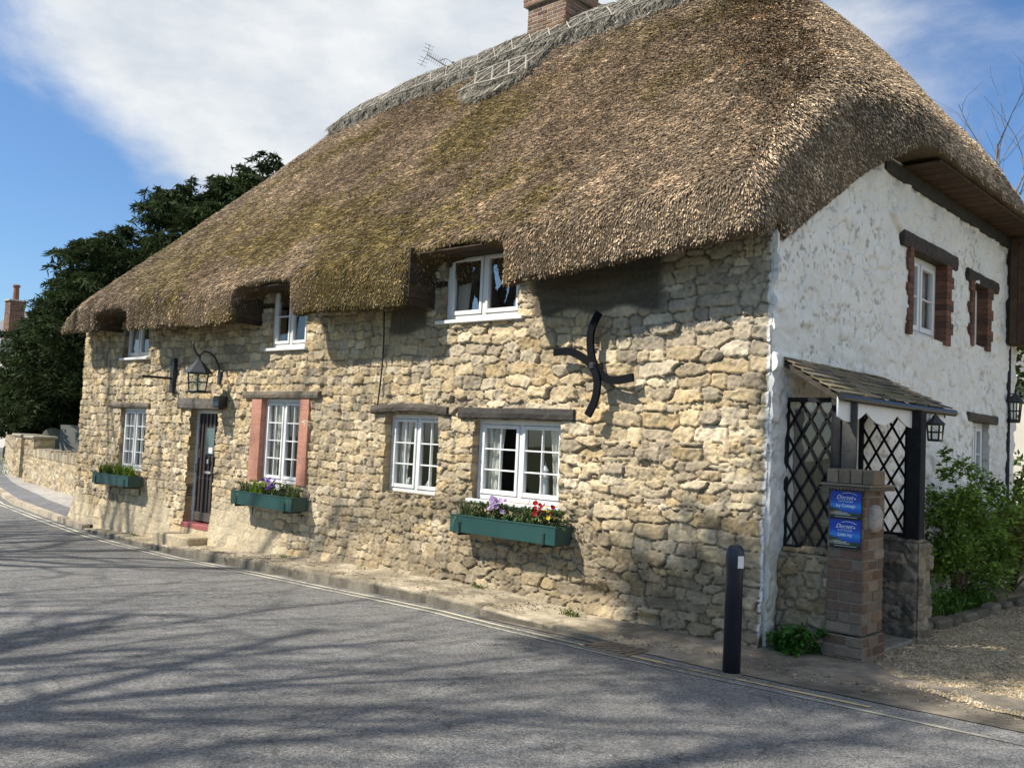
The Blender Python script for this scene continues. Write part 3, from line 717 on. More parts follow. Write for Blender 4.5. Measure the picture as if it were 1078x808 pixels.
def cap_reeds(name, P, n, rng, col):
    M = len(P); dn = np.array([0, 0, -1.]) - n * (-n[:, 2:3]); dn += np.array([0, -1., 0]) * np.sign(RIDGE_Y - P[:, 1:2]) * .4; dn += rng.normal(0, .16, (M, 3)); dn -= n * (dn * n).sum(1)[:, None]; dn /= np.linalg.norm(dn, axis=1)[:, None] + 1e-9
    sd = np.cross(n, dn); L = rng.uniform(.08, .22, (M, 1)); w = rng.uniform(.003, .007, (M, 1)); a = P - dn * L / 2 + n * .002; b = P + dn * L / 2 + n * rng.uniform(.000, .007, (M, 1))
    V = np.stack([a - sd * w, a + n * w, a + sd * w, b - sd * w, b + n * w, b + sd * w], 1).reshape(-1, 3); k = (np.arange(M) * 6)[:, None]
    return mk(name, V, [np.concatenate([k + np.array([0, 1, 4, 3]), k + np.array([1, 2, 5, 4])])], M_REED, roof, np.repeat(np.array(col) * np.exp(rng.normal(0, .5, (M, 1))), 6, 0))
def ridge_cap():
    # saddle of grey reed over the ridge, its hazel liggers and crossed spars
    xs = np.arange(-11.3, -2.0, .05); ss = np.concatenate([-np.linspace(.86, .02, 22), np.linspace(.02, .86, 22)])
    X, S = np.meshgrid(xs, ss, indexing='ij'); Y = RIDGE_Y + S
    Z = top_z(X, Y); P = np.stack([X, Y, Z], -1).reshape(-1, 3); n = roof_grad(P, .12)
    edge = np.clip((.86 + .04 * np.sin(X.ravel() * 15) - .04 - np.abs(S.ravel())) / .05, 0, 1)
    rag = .03 * fbm(P[:, 0] * 9, P[:, 1] * 2, seed=95)
    Pc = P + n * (.015 + .085 * edge + rag * edge)[:, None]
    ns = len(ss); i, j = np.meshgrid(np.arange(len(xs) - 1), np.arange(ns - 1), indexing='ij'); a = (i * ns + j).ravel()
    g = fbm(P[:, 0] * 1.2, P[:, 1] * 12, P[:, 2] * 4, seed=96)[:, None]
    col = np.array([.20, .185, .155]) * (.35 + 1.3 * g)
    cap = mk('ridge_cap', Pc, [np.stack([a, a + ns, a + ns + 1, a + 1], 1)], M_THATCH, roof, col)
    r = np.random.default_rng(12); k = r.choice(len(Pc), 22000); cap_reeds('loose_reed', Pc[k] + r.normal(0, .02, (22000, 3)) * np.array([1, 1, 0]), n[k], r, (.235, .215, .175))
    def pt(x, s):
        x = np.asarray(x, float); s = np.asarray(s, float) + 0 * x
        z = top_z(x, RIDGE_Y + s); p = np.stack([x, RIDGE_Y + s, z], -1); return p + roof_grad(p, .12) * .145
    mb = MB()
    hz = (.36, .33, .28)
    for side in (-1, 1):
        mb = MB()
        for s in (.36, .72):
            for x0 in np.arange(-11.2, -2.2, 1.3):
                xx = np.linspace(x0, min(x0 + 1.32, -2.1), 8); mb.tube(pt(xx, side * s + random.uniform(-.015, .015)), .012, 5, np.array(hz) * random.uniform(.6, 1.2))
        for x0 in np.arange(-11.15, -2.5, .40):
            for (sa, sb) in ((.36, .72), (.72, .36)):
                xx = np.linspace(x0, x0 + .40, 4); mb.tube(pt(xx, side * np.linspace(sa, sb, 4)), .011, 5, np.array(hz) * random.uniform(.7, 1.2))
        mb.build('hazel_spars', M_TIMBER, roof)
    # apron below the chimney
    xs = np.arange(-7.0, -5.4, .05); ss = np.linspace(.80, 1.75, 24)
    X, S = np.meshgrid(xs, ss, indexing='ij'); Sx = S * 1.0; Y = RIDGE_Y - Sx
    Z = top_z(X, Y); P = np.stack([X, Y, Z], -1).reshape(-1, 3); n = roof_grad(P, .12)
    w = 1.75 - .5 * np.abs(P[:, 0] + 6.2) ** 1.6
    e1 = np.clip((w - (RIDGE_Y - P[:, 1])) / .08, 0, 1) * np.clip((.78 - np.abs(P[:, 0] + 6.2)) / .08, 0, 1)
    Pc = P + n * (-.03 + .085 * e1)[:, None]
    ns = len(ss); i, j = np.meshgrid(np.arange(len(xs) - 1), np.arange(ns - 1), indexing='ij'); a = (i * ns + j).ravel()
    g = fbm(P[:, 0] * 8, P[:, 1] * 3, seed=97)[:, None]
    kk = np.nonzero(e1 > .5)[0]; r = np.random.default_rng(13); k2 = r.choice(kk, 3500); cap_reeds('loose_reed', Pc[k2] + r.normal(0, .02, (3500, 3)) * np.array([1, 1, 0]), n[k2], r, (.22, .20, .16))
    mk('chimney_apron', Pc, [np.stack([a, a + ns, a + ns + 1, a + 1], 1)], M_THATCH, roof, np.array([.19, .175, .145]) * (.35 + 1.3 * g))
    mb = MB()
    for s in (1.08, 1.46):
        mb.tube(pt(np.linspace(-6.85, -5.55, 10), -s), .016, 5, hz)
    for x0 in np.arange(-6.8, -5.7, .36):
        for (sa, sb) in ((1.08, 1.46), (1.46, 1.08)): mb.tube(pt(np.linspace(x0, x0 + .36, 4), -np.linspace(sa, sb, 4)), .014, 5, hz)
    mb.build('apron_spars', M_TIMBER, roof)
ridge_cap()

def bricks(mb, lo, hi, bl=.215, bh=.065, j=.010, pal=((.24, .13, .085), (.28, .155, .10), (.21, .12, .085)), jit=.004, mortar=(.36, .33, .28), seed=0, rec=.006):
    """a solid brick box, each brick laid singly round all four sides"""
    r = random.Random(seed); x0, y0, z0 = lo; x1, y1, z1 = hi
    mb.box((x0 + rec, y0 + rec, z0), (x1 - rec, y1 - rec, z1 - .004), 0, mortar)
    z = z0; k = 0
    while z < z1 - .02:
        h = min(bh, z1 - z)
        for axis in (0, 1):
            a0, a1 = (x0, x1) if axis == 0 else (y0, y1)
            t = a0; first = True
            while t < a1 - .01:
                L = bl * (.5 if (first and (k + axis) % 2) else 1); first = False
                e = min(t + L, a1)
                if a1 - e < .05: e = a1
                for side in (0, 1):
                    q = r.uniform(-jit, jit); c = np.array(r.choice(pal)) * r.uniform(.75, 1.2)
                    T = min(.1, (x1 - x0) * .4, (y1 - y0) * .4)
                    if axis == 0: b = ((t + j / 2, (y0 - q) if side == 0 else y1 - T), (e - j / 2, (y0 + T) if side == 0 else y1 + q))
                    else: b = (((x0 - q) if side == 0 else x1 - T, t + j / 2), ((x0 + T) if side == 0 else x1 + q, e - j / 2))
                    mb.box((*b[0], z + j / 2), (*b[1], z + h - j / 2), .006, c)
                t = e
        z += bh; k += 1

mb = MB()
bricks(mb, (-6.32, 3.45, 7.3), (-5.50, 4.30, 8.80), pal=((.20, .115, .075), (.25, .14, .09), (.17, .105, .075), (.23, .15, .10)), seed=3)
chim = mb.build('chimney', M_BRICK, roof)
mb = MB(); bricks(mb, (-6.38, 3.39, 8.80), (-5.44, 4.36, 8.94), seed=4); bricks(mb, (-6.32, 3.45, 8.94), (-5.50, 4.30, 9.35), seed=5)
mb.lathe([(.0, 9.35), (.13, 9.35), (.12, 9.62), (.14, 9.66), (.10, 9.68), (.09, 9.4)], (-5.9, 4, 0), 16, (.34, .15, .09))
mb.box((-6.25, 3.55, 7.3), (-5.57, 4.2, 8.75), 0, (.05, .05, .05))
mb.build('chimney_cap', M_BRICK, roof)
mb = MB()   # lead flashing where the stack meets the reed
fp = [(-6.36, 3.41), (-5.46, 3.41), (-5.46, 4.30)]
for a, b in zip(fp[:-1], fp[1:]):
    t = np.linspace(0, 1, 8); x = a[0] + (b[0] - a[0]) * t; y = a[1] + (b[1] - a[1]) * t; z = top_z(x, y) + .10
    mb.tube(np.stack([x, y, z], -1), .035, 6, (.09, .09, .095))
mb.build('chimney_flashing', M_IRON, roof)

# soffit boards and bargeboard of the half hip
mb = MB()
for k, y in enumerate(np.arange(2.86, 7.1, .12)):
    mb.box((.035, y, 4.905 + .003 * (k % 2)), (.50, y + .114, 4.925), .003, np.array([.075, .048, .032]) * random.uniform(.75, 1.2))
mb.build('soffit', M_TIMBER, cottage)
# dark boards lining the cheeks of the window recesses in the eaves
for (a, b, zt) in NOTCH:
    for x, sg in ((a - .01, 1), (b + .01, -1)):
        mb = MB(); e = float(np.interp(x, EX, EZ))
        for k, z in enumerate(np.arange(e + (.05 if sg > 0 else .18), zt + .02, .085)): mb.box((x - .012, -.47 + .30 * max(0, .12 - (z - e)), z), (x + .012 + .002 * (k % 2), .03, z + .08), .003, np.array([.055, .040, .028]) * random.uniform(.7, 1.3))
        mb.build('cheek_board', M_TIMBER, cottage)
    mb = MB()
    for k, y in enumerate(np.arange(-.42, .02, .09)): mb.box((a, y, zt - .012), (b, y + .085, zt + .006 + .002 * (k % 2)), .003, np.array([.055, .040, .028]) * random.uniform(.7, 1.3))
    mb.build('recess_ceiling', M_TIMBER, cottage)
mb = MB()
mb.box((.05, 2.35, 4.76), (.11, 7.16, 4.90), .005, (.05, .045, .04)); mb.box((.05, 7.14, 3.35), (.11, 7.24, 4.755), .005, (.05, .045, .04))
mb.tube([(.06, 7.28, 4.0), (.06, 7.28, -.05)], .035, 8, (.04, .04, .04))
mb.build('bargeboard', M_TIMBER, cottage)
mb = MB()  # added dark boards over the straw face, standing in for the dark eave underside
for k, x in enumerate(np.arange(.115, .60, .10)): mb.box((x, 7.085, 3.36), (x + .096, 7.105 + .003 * (k % 2), 4.90), .003, np.array([.075, .048, .032]) * random.uniform(.75, 1.2))
mb.build('dark_eave_cover', M_TIMBER, cottage)

# ------------------------------------------------------------------ windows
def window(rect, fmap, label=None, recess=.10, cols=2, rows=3, fw=.05, sw=.035, sill=None, curtain=(1, 1), glass=None, two=True, col=(.74, .74, .725), skirt=0, drape=(.74, .71, .64)):
    a, b, c, d = rect
    mb = MB(); w = -recess
    def bx(m, u0, u1, v0, v1, w0, w1, bev=.004, cl=col):
        p = MB(); p.box((u0, v0, w0), (u1, v1, w1), bev, cl); V = p.V[0]
        m.add(fmap(V[:, 0], V[:, 1], V[:, 2]), p.Q[0], p.T[0] if p.T else None, cl)
    bx(mb, a - .01, a + fw, c, d, w - .05, w); bx(mb, b - fw, b + .01, c, d, w - .05, w)
    bx(mb, a + fw, b - fw, d - fw, d + .01, w - .05, w - .002); bx(mb, a + fw, b - fw, c - .005, c + fw, w - .05, w - .002)
    if two: m_ = (a + b) / 2; bx(mb, m_ - fw * .42, m_ + fw * .42, c + fw, d - fw, w - .05, w - .003)
    o = mb.build('window', M_WHITE, cottage)
    if label: o['label'] = label
    spans = [(a + fw, (a + b) / 2 - fw * .42), ((a + b) / 2 + fw * .42, b - fw)] if two else [(a + fw, b - fw)]
    gl = MB()
    for (p, q) in spans:
        sb = MB(); p += .004; q -= .004; lo = c + fw + .004; hi = d - fw - .004
        bx(sb, p, p + sw, lo, hi, w - .045, w + .012); bx(sb, q - sw, q, lo, hi, w - .045, w + .012)
        bx(sb, p + sw, q - sw, hi - sw, hi, w - .045, w + .010); bx(sb, p + sw, q - sw, lo, lo + sw * 1.3, w - .045, w + .010)
        for k in range(1, cols):
            x = p + sw + (q - p - 2 * sw) * k / cols; bx(sb, x - .009, x + .009, lo + sw, hi - sw, w - .040, w + .002)
        for k in range(1, rows):
            z = lo + sw + (hi - lo - 2 * sw) * k / rows; bx(sb, p + sw, q - sw, z - .009, z + .009, w - .040, w + .004)
        sb.build('sash', M_WHITE, o)
        pts = np.array([(p + sw, lo + sw), (q - sw, lo + sw), (q - sw, hi - sw), (p + sw, hi - sw)])
        gl.add(fmap(pts[:, 0], pts[:, 1], np.full(4, w - .022)), [(0, 1, 2, 3)])
    gl.build('pane', glass or M_GLASS, o)
    if sill:
        sm = MB(); bx(sm, a - sill, b + sill, c - .045, c - .002, w - .05, .085, .006); sm.build('sill', M_WHITE, o)
    # curtains hang inside, gathered to each side
    for side, k in ((0, curtain[0]), (1, curtain[1])):
        if k <= 0: continue
        wd = (b - a - 2 * fw) * k; n = 40; t = np.linspace(0, 1, n)
        vs = np.linspace(c - .05, d, 14); T, Vv = np.meshgrid(t, vs, indexing='ij')
        s = (Vv - c) / (d - c); wid = wd * (.72 + .28 * s ** 1.5)
        u = (a + .02) + T * wid if side == 0 else (b - .02) - T * wid
        ww = w - .10 + .022 * np.sin(T * 26 + side) * (.6 + .4 * s) + .01 * np.sin(T * 61)
        P = fmap(u.ravel(), Vv.ravel(), ww.ravel()); nv = 14
        i, j = np.meshgrid(np.arange(n - 1), np.arange(nv - 1), indexing='ij'); q = (i * nv + j).ravel()
        mk('curtain', P, [np.stack([q, q + nv, q + nv + 1, q + 1], 1)], M_CLOTH, o, np.full((len(P), 3), 1.) * np.array(drape), True)
    return o
fm = lambda u, v, w: np.stack([np.asarray(u, float), -np.asarray(w, float), np.asarray(v, float)], -1)
gm = lambda u, v, w: np.stack([np.asarray(w, float), np.asarray(u, float), np.asarray(v, float)], -1)
window(WIN['far_ground'], fm, recess=.05, cols=2, rows=4, curtain=(.4, .35))
window(WIN['bricked'], fm, recess=.03, cols=2, rows=4, curtain=(.30, .2))
window(WIN['centre'], fm, recess=.09, cols=2, rows=3, curtain=(.30, .26))
window(WIN['big'], fm, recess=.06, cols=2, rows=3, curtain=(.27, .24), fw=.055, sw=.04, sill=.04)
window(WIN['up_far'], fm, recess=.05, cols=1, rows=1, curtain=(.3, .25), sill=.06)
window(WIN['up_mid'], fm, recess=.03, cols=1, rows=2, curtain=(0, 0), sill=.07, fw=.06)
window(WIN['up_big'], fm, recess=.03, cols=1, rows=1, curtain=(.30, 0), sill=.09, fw=.06, sw=.04, glass=M_GLASSB)
window((3.30, 4.42, 3.10, 4.05), gm, recess=.05, cols=1, rows=2, curtain=(.2, .25), fw=.06, sw=.05)
window((5.57, 6.11, 3.2, 4.0), gm, recess=.05, cols=1, rows=2, curtain=(.2, .2), fw=.05, two=False)
window((5.66, 6.39, 1.3, 2.165), gm, recess=.03, cols=1, rows=2, curtain=(.3, .3), fw=.06, sw=.05)

# lintels
def lintel(a, b, z0, z1, fmap=fm, d=.035, bow=0, col=(.10, .085, .07), seed=1):
    n = 24; t = np.linspace(0, 1, n); u = a + (b - a) * t; mb = MB(); r = np.random.default_rng(seed)
    wz = .012 * (fbm(u * 4, u * 0, seed=seed) - .5) + bow * (1 - (2 * t - 1) ** 2); wt = .012 * (fbm(u * 5, u * 0 + 3, seed=seed) - .5)
    ring = [(z0, -.2), (z0, d - .012), (z0 + .012, d), ((z0 + z1) / 2, d + .008), (z1 - .012, d), (z1, d - .012), (z1, -.2)]; m = len(ring)
    V = np.concatenate([fmap(np.full(m, u[i]), np.array([q[0] + wz[i] + (wt[i] if q[0] > (z0 + z1) / 2 else 0) for q in ring]), np.array([q[1] + .008 * (r.random() - .5) for q in ring])) for i in range(n)])
    Q = [(i * m + j, (i + 1) * m + j, (i + 1) * m + j + 1, i * m + j + 1) for i in range(n - 1) for j in range(m - 1)]
    V = np.concatenate([V]); T = []
    Q += [(0, 1, 5, 6), (1, 2, 4, 5), ((n - 1) * m + 6, (n - 1) * m + 5, (n - 1) * m + 1, (n - 1) * m), ((n - 1) * m + 5, (n - 1) * m + 4, (n - 1) * m + 2, (n - 1) * m + 1)]
    T += [(2, 3, 4), ((n - 1) * m + 4, (n - 1) * m + 3, (n - 1) * m + 2)]
    g = fbm(V[:, 0] * 3 + V[:, 1] * 3, V[:, 2] * 50, seed=seed + 5)[:, None]
    mb.add(V, Q, T, np.array(col) * (.6 + .8 * g)); return mb.build('lintel', M_TIMBER, cottage)
lintel(-13.05, -11.52, 1.875, 1.965, seed=1, d=.06, col=(.15, .125, .10)); lintel(-10.5, -9.2, 1.885, 2.06, seed=2, col=(.13, .115, .10), d=.07)
lintel(-8.52, -6.62, 2.065, 2.17, seed=3, d=.08, col=(.16, .135, .105)); lintel(-5.46, -4.05, 1.885, 1.985, seed=4, bow=.035, d=.09, col=(.10, .085, .07))
lintel(-3.86, -2.14, 1.86, 1.985, seed=5, d=.085, col=(.055, .05, .045))
lintel(2.95, 4.82, 4.05, 4.23, gm, seed=6, d=.095, col=(.06, .05, .042)); lintel(5.28, 6.62, 4.01, 4.17, gm, seed=7, d=.095, col=(.06, .05, .042)); lintel(5.42, 6.7, 2.165, 2.285, gm, seed=8, d=.09, col=(.09, .075, .055))
# painted terracotta jambs
tc_ = (.45, .225, .16)
for (a, b) in ((-8.28, -8.02), (-7.05, -6.84)):
    mb = MB()
    for k in range(16):
        z = .86 + k * .075; e = random.uniform(-.002, .002); mb.box((a, -.062 + e, z), (b, .22, z + .0745), .0015, np.array(tc_) * random.uniform(.96, 1.05))
    mb.build('brick_jamb', M_BRICK, cottage)
# toothed brick jambs on the gable
rb = ((.15, .078, .052), (.175, .088, .058), (.12, .068, .048))
for (edge, sgn, z0, z1) in ((3.27, -1, 3.06, 4.05), (4.45, 1, 3.06, 4.05), (5.54, -1, 3.16, 4.01), (6.14, 1, 3.16, 4.01)):
    z = z0; k = 0; mb = MB()
    while z < z1 - .02:
        w = (.24 if (k // 2) % 2 else .16) * (.65 if sgn < 0 else 1)
        a, b = (edge - w, edge + .014) if sgn < 0 else (edge - .020, edge + w)
        mb.box((-.22, a, z), (.094, b, z + .070), .003, np.array(random.choice(rb)) * random.uniform(.8, 1.2)); z += .073; k += 1
    mb.build('brick_jamb', M_BRICK, cottage)

# front door
def front_door():
    a, b, c, d = DOOR; mb = MB(); wc = (.62, .63, .63); y0 = .10
    mb.box((a - .01, y0, c), (a + .055, y0 + .08, d), .005, wc); mb.box((b - .055, y0, c), (b + .01, y0 + .08, d), .005, wc); mb.box((a + .055, y0, d - .06), (b - .055, y0 + .08, d + .005), .005, wc)
    dr = mb.build('front_door', M_WHITE, cottage)
    pl = MB(); bc = (.055, .045, .040); x = a + .06; n = 6; w = (b - a - .12) / n
    for k in range(n): pl.box((x + k * w + .002, y0 + .035, .10), (x + (k + 1) * w - .002, y0 + .075, d - .065), .004, np.array(bc) * random.uniform(.85, 1.2))
    for k in range(n + 1):
        if k in (2, 3, 4):
            pl.box((x + k * w - .013, y0 + .012, .10), (x + k * w + .013, y0 + .035, 1.14), .004, bc); pl.box((x + k * w - .013, y0 + .012, 1.62), (x + k * w + .013, y0 + .035, d - .065), .004, bc)
        else: pl.box((x + k * w - .013 + (.013 if k == 0 else 0) - (.013 if k == n else 0), y0 + .012, .10), (x + k * w + .013 + (.013 if k == 0 else 0) - (.013 if k == n else 0), y0 + .035, d - .065), .004, bc)
    pl.box((a + .06, y0 + .006, .10), (b - .06, y0 + .034, .24), .004, (.10, .085, .07))
    pl.build('door_panel', M_PAINT, dr)
    g = MB(); xc = (a + b) / 2; g.box((xc - .13, y0 + .014, 1.17), (xc + .13, y0 + .030, 1.59), .003, (.10, .15, .15)); g.build('door_glass', M_CAR, dr)
    g = MB(); g.box((xc - .02, y0 + .008, 1.19), (xc + .10, y0 + .013, 1.28), .001, (.78, .78, .75)); g.build('notice', M_WHITE, dr)
    g = MB(); g.box((xc - .11, y0 + .004, .86), (xc + .09, y0 + .014, .90), .003, (.35, .35, .34)); g.build('letterbox', M_IRON, dr); g = MB(); g.box((xc - .025, y0 - .01, 1.02), (xc + .025, y0 + .012, 1.09), .004, (.30, .30, .29)); g.build('knocker', M_IRON, dr)
    g = MB(); g.tube([(a + .12, y0 + .01, .86), (a + .12, y0 - .04, .88), (a + .12, y0 - .04, 1.0), (a + .12, y0 + .01, 1.02)], .009, 8, (.06, .06, .06)); g.box((a + .10, y0 + .004, 1.1), (a + .14, y0 + .013, 1.25), .003, (.05, .05, .05)); g.build('handle', M_IRON, dr)
    g = MB(); g.box((a - .05, -.06, -.02), (b + .05, .16, .075), .012, (.33, .10, .09)); g.build('threshold', M_PAINT, dr)
    return dr
front_door()
# stone step
mb = MB(); us = np.linspace(-10.33, -9.22, 40)
mb.box((-10.35, -.42, -.42), (-9.22, .06, -.085), .02, (.42, .35, .235))
st = mb.build('doorstep', M_STONE, cottage)

# ------------------------------------------------------------------ iron anchor, cable, lights on the front
def smoothpts(p, n=40):
    p = np.asarray(p, float); t = np.linspace(0, len(p) - 1, n); o = np.zeros((n, p.shape[1])); m = len(p)
    for i, tt in enumerate(t):
        k = min(int(tt), m - 2); f = tt - k; a = p[max(k - 1, 0)]; b = p[k]; c = p[k + 1]; d = p[min(k + 2, m - 1)]
        o[i] = .5 * ((2 * b) + (c - a) * f + (2 * a - 5 * b + 4 * c - d) * f * f + (-a + 3 * b - 3 * c + d) * f ** 3)
    return o
anc = thing('wall_anchor', 'black iron wall tie of two crossed curved bars on the stone front', 'wall anchor', (-1.85, -.05, 2.42))
for k, pts in enumerate(([(-1.804, 2.967), (-1.896, 2.782), (-1.885, 2.561), (-1.826, 2.418), (-1.705, 2.307), (-1.57, 2.275), (-1.35, 2.304)], [(-2.35, 2.575), (-2.134, 2.574), (-1.949, 2.499), (-1.838, 2.418), (-1.769, 2.277), (-1.782, 2.09), (-1.871, 1.917)])):
    q = smoothpts(pts); mb = MB(); P = np.stack([q[:, 0], np.full(len(q), -.155 - .031 * k), q[:, 1]], -1)
    mb.tube(P, 1., 4, (.010, .011, .013), True, (.040, .015, (0, -1, 0))); mb.build('curved_bar', M_WROUGHT, anc)
mb = MB(); mb.box((-1.87, -.215, 2.385), (-1.80, .0, 2.455), .012, (.025, .025, .028)); mb.build('bolt', M_IRON, anc)

mb = MB(); zz = np.linspace(1.9, 3.28, 30); mb.tube(np.stack([-5.33 + .03 * np.sin(zz * 3) + .02 * (zz - 2), np.full(30, -.075), zz], -1), .011, 6, (.02, .02, .02))
tag(mb.build('cable', M_PLAS), 'thin black cable running down the stone front from the eaves', 'cable')

def lantern_frame(mb, c, w, h, taper=.8, n=6, col=(.03, .03, .032)):
    """body bars of a lantern with n sides, top at c"""
    an = np.arange(n) * 2 * np.pi / n + np.pi / n
    top = np.stack([c[0] + w * np.cos(an), c[1] + w * np.sin(an), np.full(n, c[2])], -1); bot = np.stack([c[0] + w * taper * np.cos(an), c[1] + w * taper * np.sin(an), np.full(n, c[2] - h)], -1)
    mid = (top + bot) / 2
    for i in range(n):
        mb.tube([top[i], bot[i]], .010, 5, col); k = (i + 1) % n
        for r in (top, mid, bot): mb.tube([r[i], r[k]], .008 if r is mid else .012, 5, col)
    return top, bot
# door lantern on its swan neck
dl = thing('wall_lantern', 'black iron lantern with a pitched hood hanging from a swan neck above the front door', 'lantern', (-9.28, -.02, 2.4))
cx, cy, cz = -9.25, -.42, 2.42
mb = MB(); t, b_ = lantern_frame(mb, (cx, cy, cz), .17, .27, .82); mb.box((cx - .13, cy - .13, cz - .30), (cx + .13, cy + .13, cz - .272), .01, (.03, .03, .03)); mb.build('lantern_frame', M_IRON, dl)
mb = MB(); mb.lathe([(.22, cz), (.215, cz + .015), (.03, cz + .20), (.02, cz + .24), (.03, cz + .26), (0, cz + .28)], (cx, cy, 0), 6, (.04, .045, .05)); mb.build('hood', M_IRON, dl)
mb = MB(); an = np.arange(7) * np.pi / 3 + np.pi / 6
ring = np.array([[(cx + .165 * k * np.cos(a), cy + .165 * k * np.sin(a), z) for a in an] for k, z in ((1, cz), (.82, cz - .27))]).reshape(-1, 3)
mb.add(ring, [(i, i + 1, i + 8, i + 7) for i in range(6)], None, (.5, .5, .45)); mb.build('lantern_glass', M_GLASS, dl)
mb = MB(); mb.lathe([(.02, cz - .25), (.03, cz - .2), (.045, cz - .14), (.03, cz - .08), (0, cz - .06)], (cx, cy, 0), 10, (.8, .78, .7)); mb.build('bulb', M_WHITE, dl)
mb = MB(); P = smoothpts([(-9.26, -.05, 2.36), (-9.26, -.08, 2.55), (-9.255, -.16, 2.69), (-9.25, -.26, 2.75), (-9.25, -.35, 2.76), (-9.25, -.43, 2.70), (-9.26, -.48, 2.74), (-9.27, -.52, 2.84), (-9.275, -.51, 2.90)], 36)
mb.tube(P, .016, 8, (.03, .03, .03)); mb.box((-9.30, -.07, 2.28), (-9.22, -.0, 2.48), .008, (.03, .03, .03)); mb.build('swan_neck', M_IRON, dl)

sb = thing('sign_bracket', 'empty black iron sign bracket with a diagonal stay left of the door lantern', 'bracket', (-10.72, -.03, 2.4))
mb = MB(); mb.box((-10.78, -.095, 2.14), (-10.66, -.02, 2.72), .008, (.025, .025, .027)); mb.build('back_plate', M_IRON, sb)
mb = MB(); mb.box((-10.74, -.60, 2.36), (-10.70, -.09, 2.40), .005, (.03, .028, .027)); mb.tube([(-10.72, -.09, 2.62), (-10.72, -.50, 2.40)], .008, 6, (.06, .04, .03)); mb.build('arm', M_IRON, sb)

db = thing('box_lamp', 'small black box lamp fixed to the wall at the right end of the door lintel', 'box lamp', (-9.12, -.05, 1.99))
mb = MB(); mb.box((-9.22, -.17, 1.91), (-9.02, -.03, 2.09), .012, (.02, .02, .022)); mb.build('housing', M_PLAS, db)
mb = MB(); mb.box((-9.20, -.176, 1.93), (-9.04, -.168, 2.00), .002, (.12, .12, .12)); mb.build('lens', M_CAR, db)

# ------------------------------------------------------------------ planted window boxes
def blades(n, base, h, spread, col, rng, w=.008, seg=3, droop=.5, area=(.1, .05)):
    V = []; Q = []; cl = []
    for i in range(n):
        bx = base + np.array([rng.uniform(-area[0], area[0]), rng.uniform(-area[1], area[1]), 0]); a = rng.uniform(0, 6.28); hh = h * rng.uniform(.6, 1.15); d = np.array([np.cos(a), np.sin(a), 0]) * spread * rng.uniform(.2, 1)
        s = np.array([-np.sin(a), np.cos(a), 0]) * w; c = np.array(col) * rng.uniform(.6, 1.3)
        st = len(V)
        for k in range(seg + 1):
            t = k / seg; p = bx + d * t ** 1.5 + np.array([0, 0, hh * (t - droop * t ** 3 * .6)]); ww = s * (1 - t * .85)
            V += [p - ww, p + ww]; cl += [c, c]
        for k in range(seg): Q.append((st + 2 * k, st + 2 * k + 1, st + 2 * k + 3, st + 2 * k + 2))
    return np.array(V), np.array(Q), np.array(cl)
def leafquads(P, size, rng, col, up=.4, var=.35, aspect=.5, dirs=None):
    """small rhombic leaves at points P"""
    n = len(P); size = np.broadcast_to(size, (n,))[:, None]
    d = rng.normal(0, 1, (n, 3)) if dirs is None else dirs + rng.normal(0, .45, (n, 3)); d /= np.linalg.norm(d, axis=1)[:, None]
    nn = rng.normal(0, 1, (n, 3)) + np.array([0, 0, up * 2]); s = np.cross(d, nn); s /= np.linalg.norm(s, axis=1)[:, None] + 1e-9
    nr = np.cross(s, d)
    V = np.stack([P - d * size * .5, P + s * size * aspect * .5 + nr * size * .06, P + d * size * .5, P - s * size * aspect * .5 + nr * size * .06], 1).reshape(-1, 3)
    Q = np.arange(n * 4).reshape(-1, 4); c = np.repeat(np.asarray(col) * np.exp(rng.normal(0, var, (n, 1))), 4, 0)
    return V, Q, c
def flower_heads(P, r, rng, col):
    n = len(P); out = MB()
    for i in range(n):
        k = 6; a = np.arange(k) * 2 * np.pi / k + rng.uniform(0, 6); nrm = np.array([rng.normal(0, .5), -.6 + rng.normal(0, .4), .7]); nrm /= np.linalg.norm(nrm)
        s = np.cross(nrm, [0, 0, 1]); s /= np.linalg.norm(s); t = np.cross(nrm, s); rr = r * rng.uniform(.7, 1.2)
        V = [P[i]] + [P[i] + rr * (np.cos(x) * s + np.sin(x) * t) + nrm * rr * (.35 if j % 2 else .1) for j, x in enumerate(a)]
        out.add(V, None, [(0, j + 1, (j + 1) % k + 1) for j in range(k)], np.array(col) * rng.uniform(.7, 1.25))
    return out

